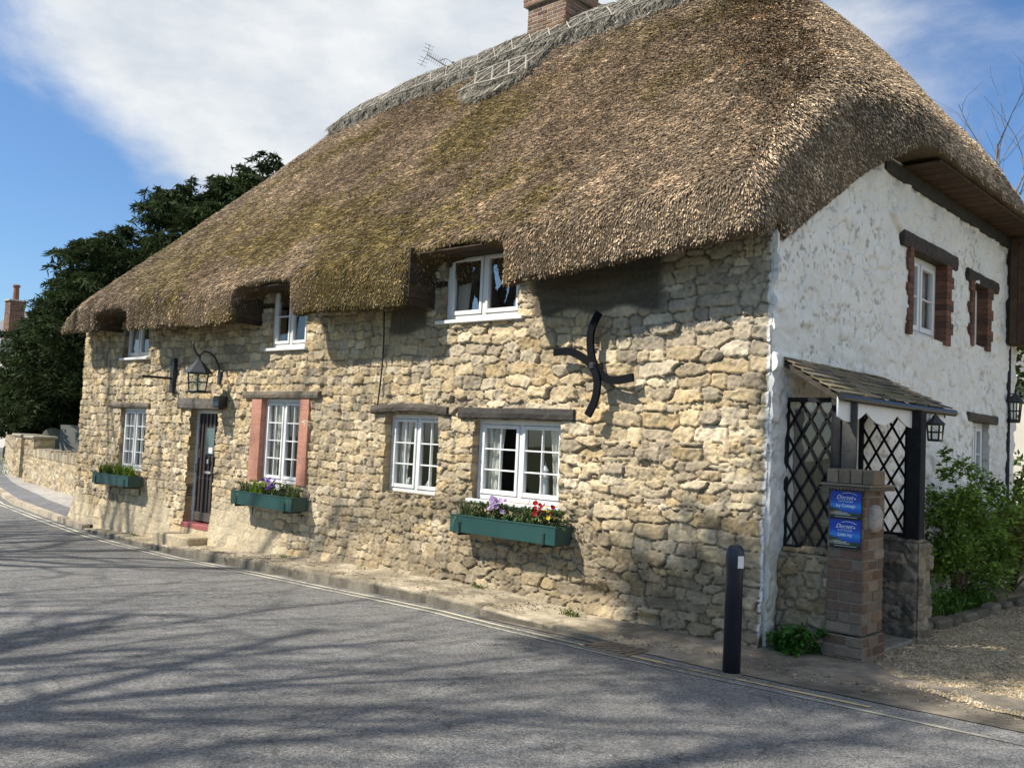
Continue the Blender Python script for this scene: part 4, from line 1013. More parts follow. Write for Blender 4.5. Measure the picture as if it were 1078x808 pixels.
def window_box(x0, x1, yb, z0, z1, label, group):
    t = thing('window_box', label, 'window box', ((x0 + x1) / 2, yb - .14, z0), group)
    g = (.017, .062, .056); y1 = yb; y0 = yb - .26; mb = MB()
    mb.box((x0, y0, z0), (x1, y0 + .018, z1), .004, g); mb.box((x0, y1 - .018, z0), (x1, y1, z1), .004, g)
    mb.box((x0, y0 + .018, z0), (x0 + .018, y1 - .018, z1), .004, g); mb.box((x1 - .018, y0 + .018, z0), (x1, y1 - .018, z1), .004, g); mb.box((x0 + .018, y0 + .018, z0 + .004), (x1 - .018, y1 - .018, z0 + .02), 0, g)
    mb.box((x0 - .006, y0 - .006, z1 - .012), (x1 + .006, y0 + .0, z1 + .006), .003, g)
    mb.build('trough', M_PAINT, t)
    mb = MB(); mb.box((x0 + .02, y0 + .02, z1 - .06), (x1 - .02, y1 - .02, z1 - .03), 0, (.03, .02, .014)); mb.build('soil', M_SOIL, t)
    for xx in (x0 + .10 * (x1 - x0), x1 - .10 * (x1 - x0)):
        mb = MB(); mb.box((xx - .014, y0 - .012, z0 - .03), (xx + .014, y0 - .004, z0 + .12), .003, (.015, .03, .028)); mb.box((xx - .014, y0 - .012, z0 - .03), (xx + .014, y1 + .04, z0 - .004), .003, (.015, .02, .02))
        mb.box((xx - .014, y1 + .02, z0 - .16), (xx + .014, y1 + .06, z0), .003, (.015, .02, .02)); mb.build('bracket', M_IRON, t)
    return t, y0, y1
boxes = [(-12.95, -11.55, -.055, .52, .70, 'green window box full of yellow green leaves left of the front door'), (-8.28, -6.75, -.055, .52, .71, 'green window box with violet flowers under the terracotta edged window'), (-3.66, -2.12, -.055, .585, .775, 'green window box with lilac and dark red flowers under the window with the lighthouse')]
BX = [window_box(*b, 'planted window boxes on the front') for b in boxes]
def plant(name, label, cat, x, y, z, kind, seed, group=None):
    r = np.random.default_rng(seed); t = thing(name, label, cat, (x, y, z), group); b = np.array([x, y, z])
    mb = MB()
    if kind == 'daffodil':
        for q in (blades(70, b, .30, .14, (.17, .26, .035), r, .012, 3, .5, (.15, .06)),): mb.add(q[0], q[1], None, q[2])
        P = b + np.stack([r.uniform(-.14, .14, 70), r.uniform(-.08, .08, 70), r.uniform(.0, .16, 70)], -1); q = leafquads(P, .06, r, (.20, .26, .04), .5); mb.add(q[0], q[1], None, q[2])
    elif kind == 'grass':
        q = blades(110, b, .30, .18, (.10, .145, .05), r, .005, 4, .7, (.10, .06)); mb.add(q[0], q[1], None, q[2])
        q = blades(20, b + np.array([0, -.08, 0]), .10, .22, (.10, .14, .05), r, .005, 4, 4.0, (.10, .02)); mb.add(q[0], q[1], None, q[2])
    else:
        P = b + np.stack([r.normal(0, .085, 130), r.normal(0, .05, 130), r.uniform(.0, .19, 130)], -1); q = leafquads(P, r.uniform(.035, .07, 130), r, (.06, .10, .025), .4); mb.add(q[0], q[1], None, q[2])
        q = blades(16, b, .16, .08, (.06, .11, .03), r, .006, 3, .3, (.1, .05)); mb.add(q[0], q[1], None, q[2])
    mb.build('foliage', M_LEAF, t)
    cols = {'violet': (.16, .07, .42), 'lilac': (.50, .36, .60), 'red': (.30, .01, .015), 'yellow': (.75, .55, .03), 'white': (.7, .7, .66), 'daffodil': (.70, .58, .05)}
    if kind in cols:
        n = {'violet': 16, 'lilac': 30, 'red': 14, 'yellow': 4, 'white': 12, 'daffodil': 1}[kind]
        P = b + np.stack([r.normal(0, .06, n), r.normal(-.03, .04, n), r.uniform(.10, .25, n)], -1)
        for p in P: flower_heads(p[None], .031, r, cols[kind]).build('flower', M_PETAL, t)
    return t
G1 = 'plants in the window boxes'
for x, k, l in ((-12.7, 'daffodil', 'leafy yellow green daffodils at the left end of the left window box'), (-12.25, 'daffodil', 'clump of bright daffodil leaves in the middle of the left window box'), (-11.8, 'daffodil', 'spreading daffodil leaves at the right end of the left window box')):
    plant('daffodils', l, 'plant', x, -.185, .67, k, int(-x * 100), G1)
for x, k, l in ((-8.1, 'grass', 'grassy tuft at the left end of the middle window box'), (-7.75, 'daffodil', 'pale green leaves left of the violet flowers in the middle window box'), (-7.4, 'violet', 'violet flowers in the middle of the middle window box'), (-7.1, 'white', 'small white flowers right of the violet ones in the middle window box'), (-6.88, 'grass', 'trailing grass at the right end of the middle window box')):
    plant('box_plant', l, 'plant', x, -.185, .68, k, int(-x * 100), G1)
for x, k, l in ((-3.52, 'grass', 'trailing grass at the left end of the right window box'), (-3.32, 'bush', 'dark low plant beside the trailing grass in the right window box'), (-3.08, 'lilac', 'lilac primula flowers in the right window box'), (-2.85, 'bush', 'green bushy plant between lilac and red flowers in the right window box'), (-2.62, 'bush', 'leafy green plant just left of the red flowers'), (-2.45, 'red', 'dark red flowers in the right window box'), (-2.24, 'yellow', 'small yellow flowers at the right end of the right window box')):
    plant('box_plant', l, 'plant', x, -.185, .745, k, int(-x * 100), G1)
# ornaments standing on the inner sills
lh = thing('lighthouse_ornament', 'white model lighthouse standing behind the glass of the large ground floor window', 'ornament', (-2.72, .19, .985))
mb = MB(); mb.lathe([(0, .985), (.075, .985), (.075, 1.03), (.060, 1.05), (.045, 1.24), (.06, 1.245), (.06, 1.26), (0, 1.26)], (-2.72, .19, 0), 16, (.75, .77, .80)); mb.build('tower', M_WHITE, lh)
mb = MB(); mb.lathe([(.035, 1.26), (.035, 1.31), (.05, 1.315), (.02, 1.36), (.006, 1.38), (0, 1.42)], (-2.72, .19, 0), 12, (.7, .72, .76)); mb.build('lamp_room', M_WHITE, lh)
def bird(x, y, z, label):
    t = thing('bird_ornament', label, 'ornament', (x, y, z)); mb = MB()
    mb.tube(smoothpts([(x - .06, y, z + .06), (x - .02, y, z + .05), (x + .02, y, z + .07), (x + .035, y, z + .12), (x + .055, y, z + .125)], 14), np.interp(np.linspace(0, 1, 14), [0, .3, .55, .8, .9, 1], [.008, .04, .04, .02, .024, .004]), 8, (.7, .7, .68)); mb.tube([(x, y, z), (x, y, z + .04)], .02, 8, (.6, .6, .58)); mb.build('figure', M_WHITE, t)
bird(-5.0, .20, .96, 'small white bird ornament on the sill at the left of the small square window'); bird(-4.62, .20, .96, 'small white bird ornament right of the mullion of the small square window')
t = thing('model_boat', 'white sailing boat ornament in the right corner of the small square window', 'ornament', (-4.38, .2, .96))
mb = MB(); mb.tube([(-4.46, .2, .985), (-4.38, .2, .975), (-4.30, .2, .99)], [.006, .022, .006], 8, (.5, .55, .6)); mb.build('hull', M_WHITE, t)
mb = MB(); mb.add([(-4.39, .20, 1.0), (-4.31, .20, 1.0), (-4.385, .20, 1.20), (-4.39, .206, 1.0), (-4.31, .206, 1.0), (-4.385, .206, 1.20)], [(0, 1, 4, 3), (1, 2, 5, 4), (2, 0, 3, 5)], [(0, 2, 1), (3, 4, 5)], (.75, .78, .8)); mb.build('sail', M_WHITE, t)

# ------------------------------------------------------------------ porch
porch = thing('porch', 'small lean-to porch with lattice screens, slate roof and scalloped white fascia', 'porch', (.45, 1.0, -.12))
def rubble_box(lo, hi, mb, seed, hmin=.1, hmax=.2, wmin=.14, wmax=.34, pal=None, res=.0125, depth=.03, faces='xXyYZ'):
    lo = np.array(lo); hi = np.array(hi); pal = PAL * np.array([.72, .74, .78]) if pal is None else pal
    mb.box(lo + .004, hi - .004, 0, (.25, .22, .17))
    for f in faces:
        k = 'xyz'.index(f.lower()); s = 1 if f.isupper() else -1
        a, b = [(1, 2), (0, 2), (0, 1)][k]
        us = np.linspace(lo[a], hi[a], max(3, int((hi[a] - lo[a]) / res))); vs = np.linspace(lo[b], hi[b], max(3, int((hi[b] - lo[b]) / res)))
        U, V = np.meshgrid(us, vs, indexing='ij'); h, c, p = rubble(U, V, seed + k, hmin, hmax, wmin, wmax, .25, 2.8, pal=pal, depth=depth)
        ed = np.minimum(np.minimum(U - lo[a], hi[a] - U), np.minimum(V - lo[b] + (1 if f not in 'Zz' else 0), hi[b] - V)); h = h * smooth(-.005, .02, ed)
        def fmap(u, v, w, a=a, b=b, k=k, s=s):
            o = np.zeros(u.shape + (3,)); o[..., a] = u; o[..., b] = v; o[..., k] = (hi[k] if s > 0 else lo[k]) + s * w; return o
        grid_panel(us, vs, h, c, fmap, [], .1, mb)
mb = MB(); rubble_box((.05, .20, -.3), (.545, .46, .765), mb, 611, .09, .20, .12, .30, depth=.04, pal=PAL * np.array([.60, .60, .58])); mb.build('low_wall', M_STONE, porch, True)
mb = MB(); dk = np.array([(.20, .18, .14), (.15, .135, .11), (.24, .21, .16), (.13, .12, .10)]); rubble_box((.03, 1.50, -.3), (.82, 1.80, .845), mb, 622, .08, .15, .18, .42, pal=dk, depth=.03); mb.build('low_wall', M_STONE, porch, True)
mb = MB(); mb.box((.02, .46, -.3), (.80, 1.5, -.045), .015, (.22, .205, .17)); mb.build('porch_floor', M_STONE, porch)
# brick pillar with a crack, tile oversail and brick crown
mb = MB(); pb = ((.15, .095, .065), (.175, .112, .074), (.125, .086, .064), (.175, .135, .098), (.21, .165, .12))
bricks(mb, (.515, .10, -.3), (.87, .58, .14), bl=.215, bh=.088, pal=pb, seed=11, mortar=(.20, .175, .135), jit=.007)
bricks(mb, (.535, .12, .152), (.85, .56, 1.36), bl=.215, bh=.088, pal=pb, seed=12, mortar=(.20, .175, .135), jit=.006)
pil = mb.build('brick_pillar', M_BRICK, porch)
mb = MB()
mb.box((.495, .075, 1.362), (.905, .615, 1.382), .004, (.19, .15, .11)); mb.box((.48, .06, 1.384), (.92, .63, 1.402), .004, (.22, .18, .13))
for k in range(14):
    x = .488 + k * .0305; mb.tube([(x, .066, 1.352), (x, .066, 1.366)], .013, 6, (.16, .12, .09))
for k in range(18):
    y = .075 + k * .0305; mb.tube([(.908, y, 1.352), (.908, y, 1.366)], .013, 6, (.15, .11, .08))
mb.build('tile_course', M_BRICK, porch)
mb = MB(); x = .525
while x < .84:
    mb.box((x, .10, 1.404), (x + .095, .34, 1.525), .006, np.array([.23, .18, .125]) * random.uniform(.7, 1.15)); x += .103
for k in range(10):
    y = .35 + k * .022; mb.box((.525, y, 1.404), (.835 + .006 * (k % 2), y + .02, 1.522), .003, np.array([.22, .19, .15]) * random.uniform(.8, 1.1))
mb.build('brick_crown', M_BRICK, porch)
# round carved stone on the pillar side
mb = MB(); r = 20; th, ph = np.meshgrid(np.linspace(0, np.pi, 14), np.linspace(0, 2 * np.pi, 21), indexing='ij')
sq = lambda v, e: np.sign(v) * np.abs(v) ** e
dx = .065 * np.cos(th); dy = .10 * sq(np.sin(th) * np.cos(ph), .7); dz = .12 * sq(np.sin(th) * np.sin(ph), .7); V = np.stack([.852 + dx, .31 + dy, 1.12 + dz], -1).reshape(-1, 3)
V += .014 * (np.stack([fbm(V[:, 1] * 25, V[:, 2] * 25, seed=k) for k in (1, 2, 3)], -1) - .5)
i, j = np.meshgrid(np.arange(13), np.arange(20), indexing='ij'); q = (i * 21 + j).ravel(); mb.add(V, np.stack([q, q + 21, q + 22, q + 1], 1), None, (.36, .33, .29)); mb.build('carved_stone', M_STONE, porch, True)

def lattice(u0, u1, v0, v1, fmap, name, nd=3, bw=.0085, glazed=False, col=(.018, .018, .02)):
    mb = MB(); w = u1 - u0; h = v1 - v0; px = w / nd; pz = px * 1.72
    def bar(a, b):
        P = fmap(np.array([a[0], b[0]]), np.array([a[1], b[1]]), np.array([0., 0.])); mb.tube(P, 1., 4, col, True, (bw, .010))
    for sgn in (1, -1):
        k = -int(h / pz) - 2
        while k < nd + int(h / pz) + 2:
            pts = []
            x0 = u0 + k * px; # line u = x0 + (v-v0)*px/pz*sgn
            va, vb = v0, v1; s = px / pz * sgn
            for lim, mode in ((u0, 0), (u1, 1)):
                v_at = v0 + (lim - x0) / s
                if (s > 0) == (mode == 0): va = max(va, v_at)
                else: vb = min(vb, v_at)
            if vb - va > .01: bar((x0 + (va - v0) * s, va), (x0 + (vb - v0) * s, vb))
            k += 1
    for (a, b) in (((u0, v0), (u1, v0)), ((u0, v1), (u1, v1))):
        P = fmap(np.array([a[0], b[0]]), np.array([a[1], b[1]]), np.array([0., 0.])); mb.tube(P, 1., 4, col, True, (.022, .02))
    for u in (u0, u1):
        P = fmap(np.array([u, u]), np.array([v0, v1]), np.array([0., 0.])); mb.tube(P, 1., 4, col, True, (.02, .02))
    o = mb.build(name, M_TIMBER, porch)
    if glazed:
        pts = fmap(np.array([u0, u1, u1, u0]), np.array([v0, v0, v1, v1]), np.full(4, .014)); mk('lattice_glass', pts, [np.array([[0, 1, 2, 3]])], M_GLASS, o, np.full((4, 3), .5))
    return o
lattice(.055, .50, .80, 2.12, lambda u, v, w: np.stack([u, .28 + w, v], -1), 'lattice_screen', 3, glazed=True)
lattice(.20, .655, .90, 2.05, lambda u, v, w: np.stack([u, 1.62 + w, v], -1), 'lattice_screen', 3)
mb = MB(); mb.box((.505, .255, .765), (.565, .32, 2.12), .004, (.03, .03, .03)); mb.box((.565, .275, 1.30), (.70, .30, 2.10), .003, (.075, .072, .066)); mb.build('corner_post', M_TIMBER, porch)
mb = MB(); mb.box((.665, 1.56, .845), (.80, 1.70, 2.10), .006, (.02, .02, .02)); mb.build('corner_post', M_TIMBER, porch)
# lean-to roof: rows of slates, lower corner line slightly skewed like the old roof
A0 = np.array([.0, .12, 2.53]); A1 = np.array([.0, 2.48, 2.52]); B0 = np.array([.63, .03, 2.165]); B1 = np.array([.76, 2.5, 2.17])
mb = MB(); nr = 7
for r_ in range(nr):
    t0, t1 = r_ / nr, (r_ + 1.35) / nr; t1 = min(t1, 1.03); y = 0.
    while y < 1:
        w = random.uniform(.075, .13); e = min(y + w, 1.0)
        if 1 - e < .03: e = 1.
        P = lambda s, t: (A0 * (1 - s) + A1 * s) * (1 - t) + (B0 * (1 - s) + B1 * s) * t
        dz = np.array([0, 0, .016 + random.uniform(-.004, .006)]); up = np.array([0, 0, .004 + .011 * 0])
        q = [P(y + .002, t0), P(e - .002, t0), P(e - .002, t1 + random.uniform(-.012, .012)), P(y + .002, t1 + random.uniform(-.012, .012))]
        top = [q[0] + up, q[1] + up, q[2] + dz + up * 2, q[3] + dz + up * 2]; bot = [p - np.array([0, 0, .012]) for p in top]
        c = np.array(random.choice([(.16, .13, .085), (.20, .16, .10), (.12, .105, .08), (.24, .18, .11), (.15, .14, .07)])) * random.uniform(.7, 1.25)
        mb.add(top + bot, [(0, 1, 2, 3), (4, 7, 6, 5), (3, 2, 6, 7), (0, 4, 5, 1), (1, 5, 6, 2), (0, 3, 7, 4)], None, c); y = e
pr = mb.build('porch_roof', M_SLATE, porch)
mb = MB()
for s in np.linspace(.02, .98, 6):
    a = A0 * (1 - s) + A1 * s - np.array([0, 0, .04]); b = B0 * (1 - s) + B1 * s - np.array([0, 0, .045]); mb.tube([a, b], 1., 4, (.06, .05, .04), True, (.02, .025))
mb.tube([A0 + (.03, .03, -.05), A1 + (.03, -.03, -.05)], 1., 4, (.05, .045, .04), True, (.03, .03)); mb.tube([B0 + (-.05, .05, -.07), B1 + (-.05, -.05, -.07)], 1., 4, (.05, .045, .04), True, (.025, .03))
mb.build('rafter', M_TIMBER, pr)
mb = MB(); g0 = B0 + (.035, -.0, -.035); g1 = B1 + (.035, .04, -.045); mb.tube([g0, (g0 + g1) / 2 + (0, 0, -.004), g1], .034, 10, (.02, .02, .022)); mb.build('gutter', M_PLAS, porch)
# scalloped fascia
mb = MB(); n = 120; s = np.linspace(.0, .93, n); P0 = B0[None] * (1 - s)[:, None] + B1[None] * s[:, None] + np.array([-.015, .02, -.03])
sc = .10 + .105 * np.abs(np.sin((s / .93) * np.pi * 3.5 + .6)) ** .8
V = np.concatenate([P0, P0 - np.stack([0 * s, 0 * s, sc], -1), P0 + (.016, 0, 0), P0 - np.stack([0 * s, 0 * s, sc], -1) + (.016, 0, 0)])
Q = [(i, i + 1, n + i + 1, n + i) for i in range(n - 1)] + [(2 * n + i, 3 * n + i, 3 * n + i + 1, 2 * n + i + 1) for i in range(n - 1)] + [(n + i, n + i + 1, 3 * n + i + 1, 3 * n + i) for i in range(n - 1)] + [(0, n, 3 * n, 2 * n), (n - 1, 3 * n - 1, 4 * n - 1, 2 * n - 1)]
mb.add(V, Q, None, (.76, .755, .73)); mb.build('scalloped_fascia', M_WHITE, porch)
# porch inner door in the gable wall
mb = MB()
for k in range(6): mb.box((-.14, .44 + k * .163, -.06), (-.10, .44 + (k + 1) * .163 - .005, 2.05), .004, np.array([.09, .08, .07]) * random.uniform(.8, 1.2))
mb.build('inner_door', M_PAINT, porch)

# estate signs on the pillar
def text_mesh(body, size, origin, right, up, mat, parent, name, shear=0., col=(.85, .87, .9), align='CENTER', ext=.0012, bold=0.):
    cu = bpy.data.curves.new('lettering', 'FONT'); cu.body = body; cu.size = size; cu.shear = shear; cu.align_x = align; cu.extrude = ext; cu.offset = bold; cu.resolution_u = 3
    o = bpy.data.objects.new('lettering', cu); C.objects.link(o); dg = bpy.context.evaluated_depsgraph_get(); me = bpy.data.meshes.new_from_object(o.evaluated_get(dg))
    V = np.array([v.co[:] for v in me.vertices]); P = [list(p.vertices) for p in me.polygons]
    bpy.data.objects.remove(o); bpy.data.curves.remove(cu); bpy.data.meshes.remove(me)
    right = np.array(right, float); up = np.array(up, float); nrm = np.cross(right, up)
    W = np.array(origin) + V[:, :1] * right + V[:, 1:2] * up + V[:, 2:3] * nrm
    F = {}
    for p in P: F.setdefault(len(p), []).append(p)
    return mk(name, W, [np.array(v) for v in F.values()], mat, parent, np.full((len(W), 3), 1.) * np.array(col))
def estate_sign(z0, z1, second, label):
    x0, x1, y = .560, .824, .108
    t = thing('name_sign', label, 'sign', ((x0 + x1) / 2, y, z0), 'blue signs on the porch pillar')
    n = 24; zs = np.linspace(z0, z1, n); xs = np.linspace(x0, x1, n); X, Z = np.meshgrid(xs, zs, indexing='ij'); u = (X - x0) / (x1 - x0); v = (Z - z0) / (z1 - z0)
    c = np.array([.010, .085, .50]) * (1 - v[..., None]) + np.array([.006, .045, .36]) * v[..., None]
    c = c + np.array([.02, .16, .25]) * np.exp(-((v - .47) / .12) ** 2)[..., None]
    hill = v < .36 + .05 * np.sin(u * 6 + 1) - .14 * u; c = np.where(hill[..., None], np.array([.03, .055, .03]), c)
    c = np.where(((v < .30 - .3 * np.abs(u - .25)) & (v > .16))[..., None], np.array([.25, .24, .16]), c); c = np.where((v < .12)[..., None], np.array([.006, .012, .012]), c)
    mb = MB(); mb.box((x0 - .003, y + .001, z0 - .003), (x1 + .003, y + .010, z1 + .003), .001, (.02, .04, .12)); mb.build('board', M_SIGN, t)
    V = np.stack([X, np.full_like(X, y - .001), Z], -1).reshape(-1, 3); i, j = np.meshgrid(np.arange(n - 1), np.arange(n - 1), indexing='ij'); q = (i * n + j).ravel()
    mk('printed_face', V, [np.stack([q, q + n, q + n + 1, q + 1], 1)], M_SIGN, t, c.reshape(-1, 3))
    xc = (x0 + x1) / 2; H = z1 - z0; R = (1, 0, 0); Uu = (0, 0, 1); yy = y - .003
    text_mesh('Dorset', .050, (xc - .01, yy, z0 + H * .71), R, Uu, M_SIGN, t, 'lettering', .45, bold=-.0002)
    text_mesh('COTTAGES', .025, (xc, yy, z0 + H * .60), R, Uu, M_SIGN, t, 'lettering', 0, col=(.55, .68, .85))
    text_mesh(second, .036, (xc, yy, z0 + H * .43), R, Uu, M_SIGN, t, 'lettering', 0, bold=.0003)
    mb = MB(); P = np.stack([np.linspace(xc - .03, x1 - .035, 12), np.full(12, yy), z0 + H * (.86 + .09 * np.sin(np.linspace(.6, 3.0, 12)))], -1); mb.tube(P, .0022, 5, (.8, .84, .9))
    mb.box((x1 - .058, yy - .001, z0 + H * .72), (x1 - .046, yy + .001, z0 + H * .77), 0, (.8, .84, .9))
    mb.box((x0 + .04, yy - .0005, z0 + H * .21), (x0 + .15, yy + .001, z0 + H * .225), 0, (.65, .68, .66)); mb.box((x0 + .04, yy - .0005, z0 + H * .15), (x0 + .17, yy + .001, z0 + H * .165), 0, (.6, .63, .6)); mb.box((x0 + .04, yy - .0005, z0 + H * .07), (x1 - .03, yy + .001, z0 + H * .085), 0, (.6, .63, .6))
    mb.build('emblem', M_SIGN, t)
estate_sign(1.105, 1.340, 'Ivy Cottage', 'upper blue holiday let sign with white lettering on the brick pillar')
estate_sign(.862, 1.098, 'Little Ivy', 'lower blue holiday let sign with white lettering on the brick pillar')

# porch lantern and gable wall lamp
pl = thing('porch_lantern', 'small dark glazed lantern hanging at the right corner of the porch roof', 'lantern', (.78, 2.0, 2.1))
cx, cy, cz = .79, 1.98, 1.99
mb = MB(); lantern_frame(mb, (cx, cy, cz), .085, .16, .8, 4); mb.build('lantern_frame', M_IRON, pl)
mb = MB(); mb.lathe([(.10, cz), (.045, cz + .05), (.02, cz + .09), (0, cz + .10)], (cx, cy, 0), 8, (.03, .03, .03)); mb.tube([(cx, cy, cz + .09), (cx, cy, cz + .16)], .008, 6, (.03, .03, .03)); mb.build('hood', M_IRON, pl)
mb = MB(); mb.box((cx - .055, cy - .055, cz - .155), (cx + .055, cy + .055, cz), 0, (.3, .3, .3)); mb.build('lantern_glass', M_GLASS, pl)
wl = thing('wall_lamp', 'black outdoor wall lamp at the far right end of the white gable', 'lamp', (.05, 7.2, 2.4))
cx, cy, cz = .17, 7.22, 2.52
mb = MB(); lantern_frame(mb, (cx, cy, cz), .09, .26, .75, 6); mb.lathe([(.07, cz - .30), (.075, cz - .26), (.06, cz - .255)], (cx, cy, 0), 8, (.03, .03, .03)); mb.build('lamp_frame', M_IRON, wl)
mb = MB(); mb.lathe([(.125, cz), (.06, cz + .08), (.02, cz + .12), (0, cz + .15)], (cx, cy, 0), 8, (.03, .03, .03)); mb.tube([(.02, cy, cz - .1), (.10, cy, cz + .12), (cx, cy, cz + .12)], .012, 6, (.03, .03, .03)); mb.build('hood', M_IRON, wl)
mb = MB(); mb.lathe([(.06, cz - .26), (.08, cz)], (cx, cy, 0), 6, (.6, .6, .55)); mb.build('lamp_glass', M_GLASS, wl)

# ------------------------------------------------------------------ bollard and drain grate
bo = thing('bollard', 'slim black plastic bollard with a white reflector at the corner of the road', 'bollard', (.25, -.94, -.12))
mb = MB(); mb.lathe([(0, -.13), (.070, -.13), (.067, .70), (.072, .72), (.072, .82), (.066, .86), (.05, .885), (.026, .898), (0, .902)], (.25, -.94, 0), 24, (.014, .018, .028)); mb.build('post', M_PLAS, bo, True)
mb = MB(); a = np.linspace(-.75, .10, 8)
P0 = np.stack([.25 + .0745 * np.cos(a), -.94 + .0745 * np.sin(a), np.full(8, .72)], -1); mb.add(np.concatenate([P0, P0 + (0, 0, .095)]), [(i, i + 1, 8 + i + 1, 8 + i) for i in range(7)], None, (.75, .75, .73)); mb.build('reflector', M_SIGN, bo)
mb = MB(); r = np.linspace(0, 6.28, 15); mb.lathe([(.072, -.13), (.10, -.125), (.085, -.10), (.071, -.095)], (.25, -.94, 0), 16, (.16, .14, .11)); mb.build('footing', M_EARTH, bo)
dg = thing('drain_grate', 'rusty slotted iron drain grate in the gutter by the wall', 'drain cover', (-.85, -1.0, -.11))
mb = MB(); ang = .0; dc = np.array([-.86, -.97]); rust = (.22, .175, .13)
zb = float(road_z(np.array([-.86]), np.array([-.97]))[0]) + .016
for (lo, hi) in (((-.23, -.19), (.23, -.165)), ((-.23, .165), (.23, .19)), ((-.23, -.165), (-.205, .165)), ((.205, -.165), (.23, .165))): mb.box((dc[0] + lo[0], dc[1] + lo[1], zb - .03), (dc[0] + hi[0], dc[1] + hi[1], zb + .007), .004, rust)
mb.build('grate_frame', M_IRON, dg)
mb = MB()
for k in range(-3, 4):
    c0 = k * .075; mb.tube([(dc[0] + c0 - .08, dc[1] - .165, zb), (dc[0] + c0 + .08, dc[1] + .165, zb)] if abs(c0) < .13 else [(dc[0] + np.clip(c0 - .08, -.2, .2), dc[1] - .165, zb), (dc[0] + np.clip(c0 + .08, -.2, .2), dc[1] + .165, zb)], 1., 4, rust, True, (.012, .012))
for k in (-1, 0, 1): mb.tube([(dc[0] - .2, dc[1] + k * .09, zb - .004), (dc[0] + .2, dc[1] + k * .09 + .01, zb - .004)], 1., 4, rust, True, (.008, .010))
mb.box((dc[0] - .205, dc[1] - .165, zb - .014), (dc[0] + .205, dc[1] + .165, zb - .009), 0, (.006, .006, .006))
mb.build('grate_bars', M_IRON, dg)

# ------------------------------------------------------------------ TV aerial
ae = thing('tv_aerial', 'small television aerial on a short mast behind the thatched ridge', 'aerial', (-9.0, 4.3, 8.4))
mb = MB(); ax_, ay_ = -8.95, 4.25; az = float(top_z(np.array([ax_]), np.array([ay_]))[0])
mb.lathe([(0, az - .1), (.05, az + .02), (.22, az + .13), (.24, az + .16), (.06, az + .19), (0, az + .2)], (ax_, ay_, 0), 16, (.05, .05, .05)); mb.build('base_cowl', M_IRON, ae)
mb = MB(); mb.tube([(ax_, ay_, az), (ax_, ay_, az + .52)], .022, 8, (.12, .12, .12)); mb.box((ax_ - .04, ay_ - .04, az + .36), (ax_ + .04, ay_ + .04, az + .46), .01, (.06, .06, .06)); mb.build('mast', M_IRON, ae)
mb = MB(); d = np.array([-.70, -.05, .46]); b0 = np.array([ax_, ay_, az + .36]); mb.tube([b0, b0 + d * 1.0], .016, 6, (.05, .048, .045)); mb.tube(smoothpts([(ax_, ay_, az + .48), b0 + d * .25 + (0, 0, .14), b0 + d * .5 + (0, 0, .03)], 10), .008, 6, (.12, .12, .12)); mb.build('boom', M_IRON, ae)
mb = MB()
pn = np.cross(d, (0, 1, 0)); pn /= np.linalg.norm(pn)
for f in np.linspace(.3, .95, 9): p = b0 + d * f; mb.tube([p - pn * .09, p + pn * .09], .004, 4, (.06, .055, .05))
p = b0 + d; 
for k in (-1, 1):
    for q in (.06, .13, .2): mb.tube([p + pn * k * q - np.array([.05, .12, 0]), p + pn * k * q + np.array([-.05, .12, 0])], .004, 4, (.06, .055, .05))
    mb.tube([p, p + pn * k * .22 - np.array([.06, 0, 0])], .005, 4, (.06, .055, .05))
mb.build('elements', M_IRON, ae)

# ------------------------------------------------------------------ boundary wall on the left, graves, far house
def path_wall(pts, h0, seed, label, th=.4, zf=None):
    """dry stone wall along a polyline, coping of upright stones"""
    t = thing('boundary_wall', label, 'wall', (pts[0][0], pts[0][1], gz(pts[0][0])), 'churchyard boundary wall')
    p = np.array(pts, float); seg = np.linalg.norm(np.diff(p, axis=0), axis=1); L = seg.sum(); cs = np.concatenate([[0], np.cumsum(seg)])
    def at(u): return np.stack([np.interp(u, cs, p[:, 0]), np.interp(u, cs, p[:, 1])], -1)
    us = np.arange(0, L, .035); vs = np.arange(-.15, h0, .035); U, V = np.meshgrid(us, vs, indexing='ij')
    mb = MB()
    for s in (1, -1):
        h, c, q = rubble(U, V, seed + s, .07, .14, .10, .28, .25, 2.8, pal=PAL * np.array([.92, .93, .95]), depth=.04)
        def fmap(u, v, w, s=s):
            a = at(np.clip(u, 0, L)); d = at(np.clip(u + .05, 0, L)) - at(np.clip(u - .05, 0, L)); d /= np.linalg.norm(d, axis=-1)[..., None] + 1e-9; n = np.stack([d[..., 1], -d[..., 0]], -1)
            if n[..., 1].mean() > 0: n = -n
            o = a + n * s * (th / 2 + w)[..., None]; return np.stack([o[..., 0], o[..., 1], v + gz(a[..., 0]) + .08], -1)
        grid_panel(us, vs, h, c, fmap, [], .1, mb)
    e0 = [fmap(np.array([u]), np.array([0.]), np.array([0.]))[0] for u in (0, L - .01)]
    mb.build('wall_face', M_STONE, t, True)
    mb = MB(); u = 0; r = random.Random(seed)
    while u < L - .05:
        w = r.uniform(.05, .09); a = at(np.array([u]))[0]; d = at(np.array([u + .05]))[0] - a; d /= np.linalg.norm(d) + 1e-9; ang = math.atan2(d[1], d[0])
        M = Matrix.Translation((a[0], a[1], gz(a[0]) + .06 + h0)) @ Matrix.Rotation(ang, 4, 'Z') @ Matrix.Rotation(r.uniform(.25, .6), 4, 'Y')
        mb.box((-w / 2, -th / 2 - .02, -.05), (w / 2, th / 2 + .02, r.uniform(.16, .26)), .02, PAL[r.randrange(len(PAL))] * r.uniform(.6, .95), M); u += w * 1.15
    mb.build('coping', M_STONE, t)
    return t
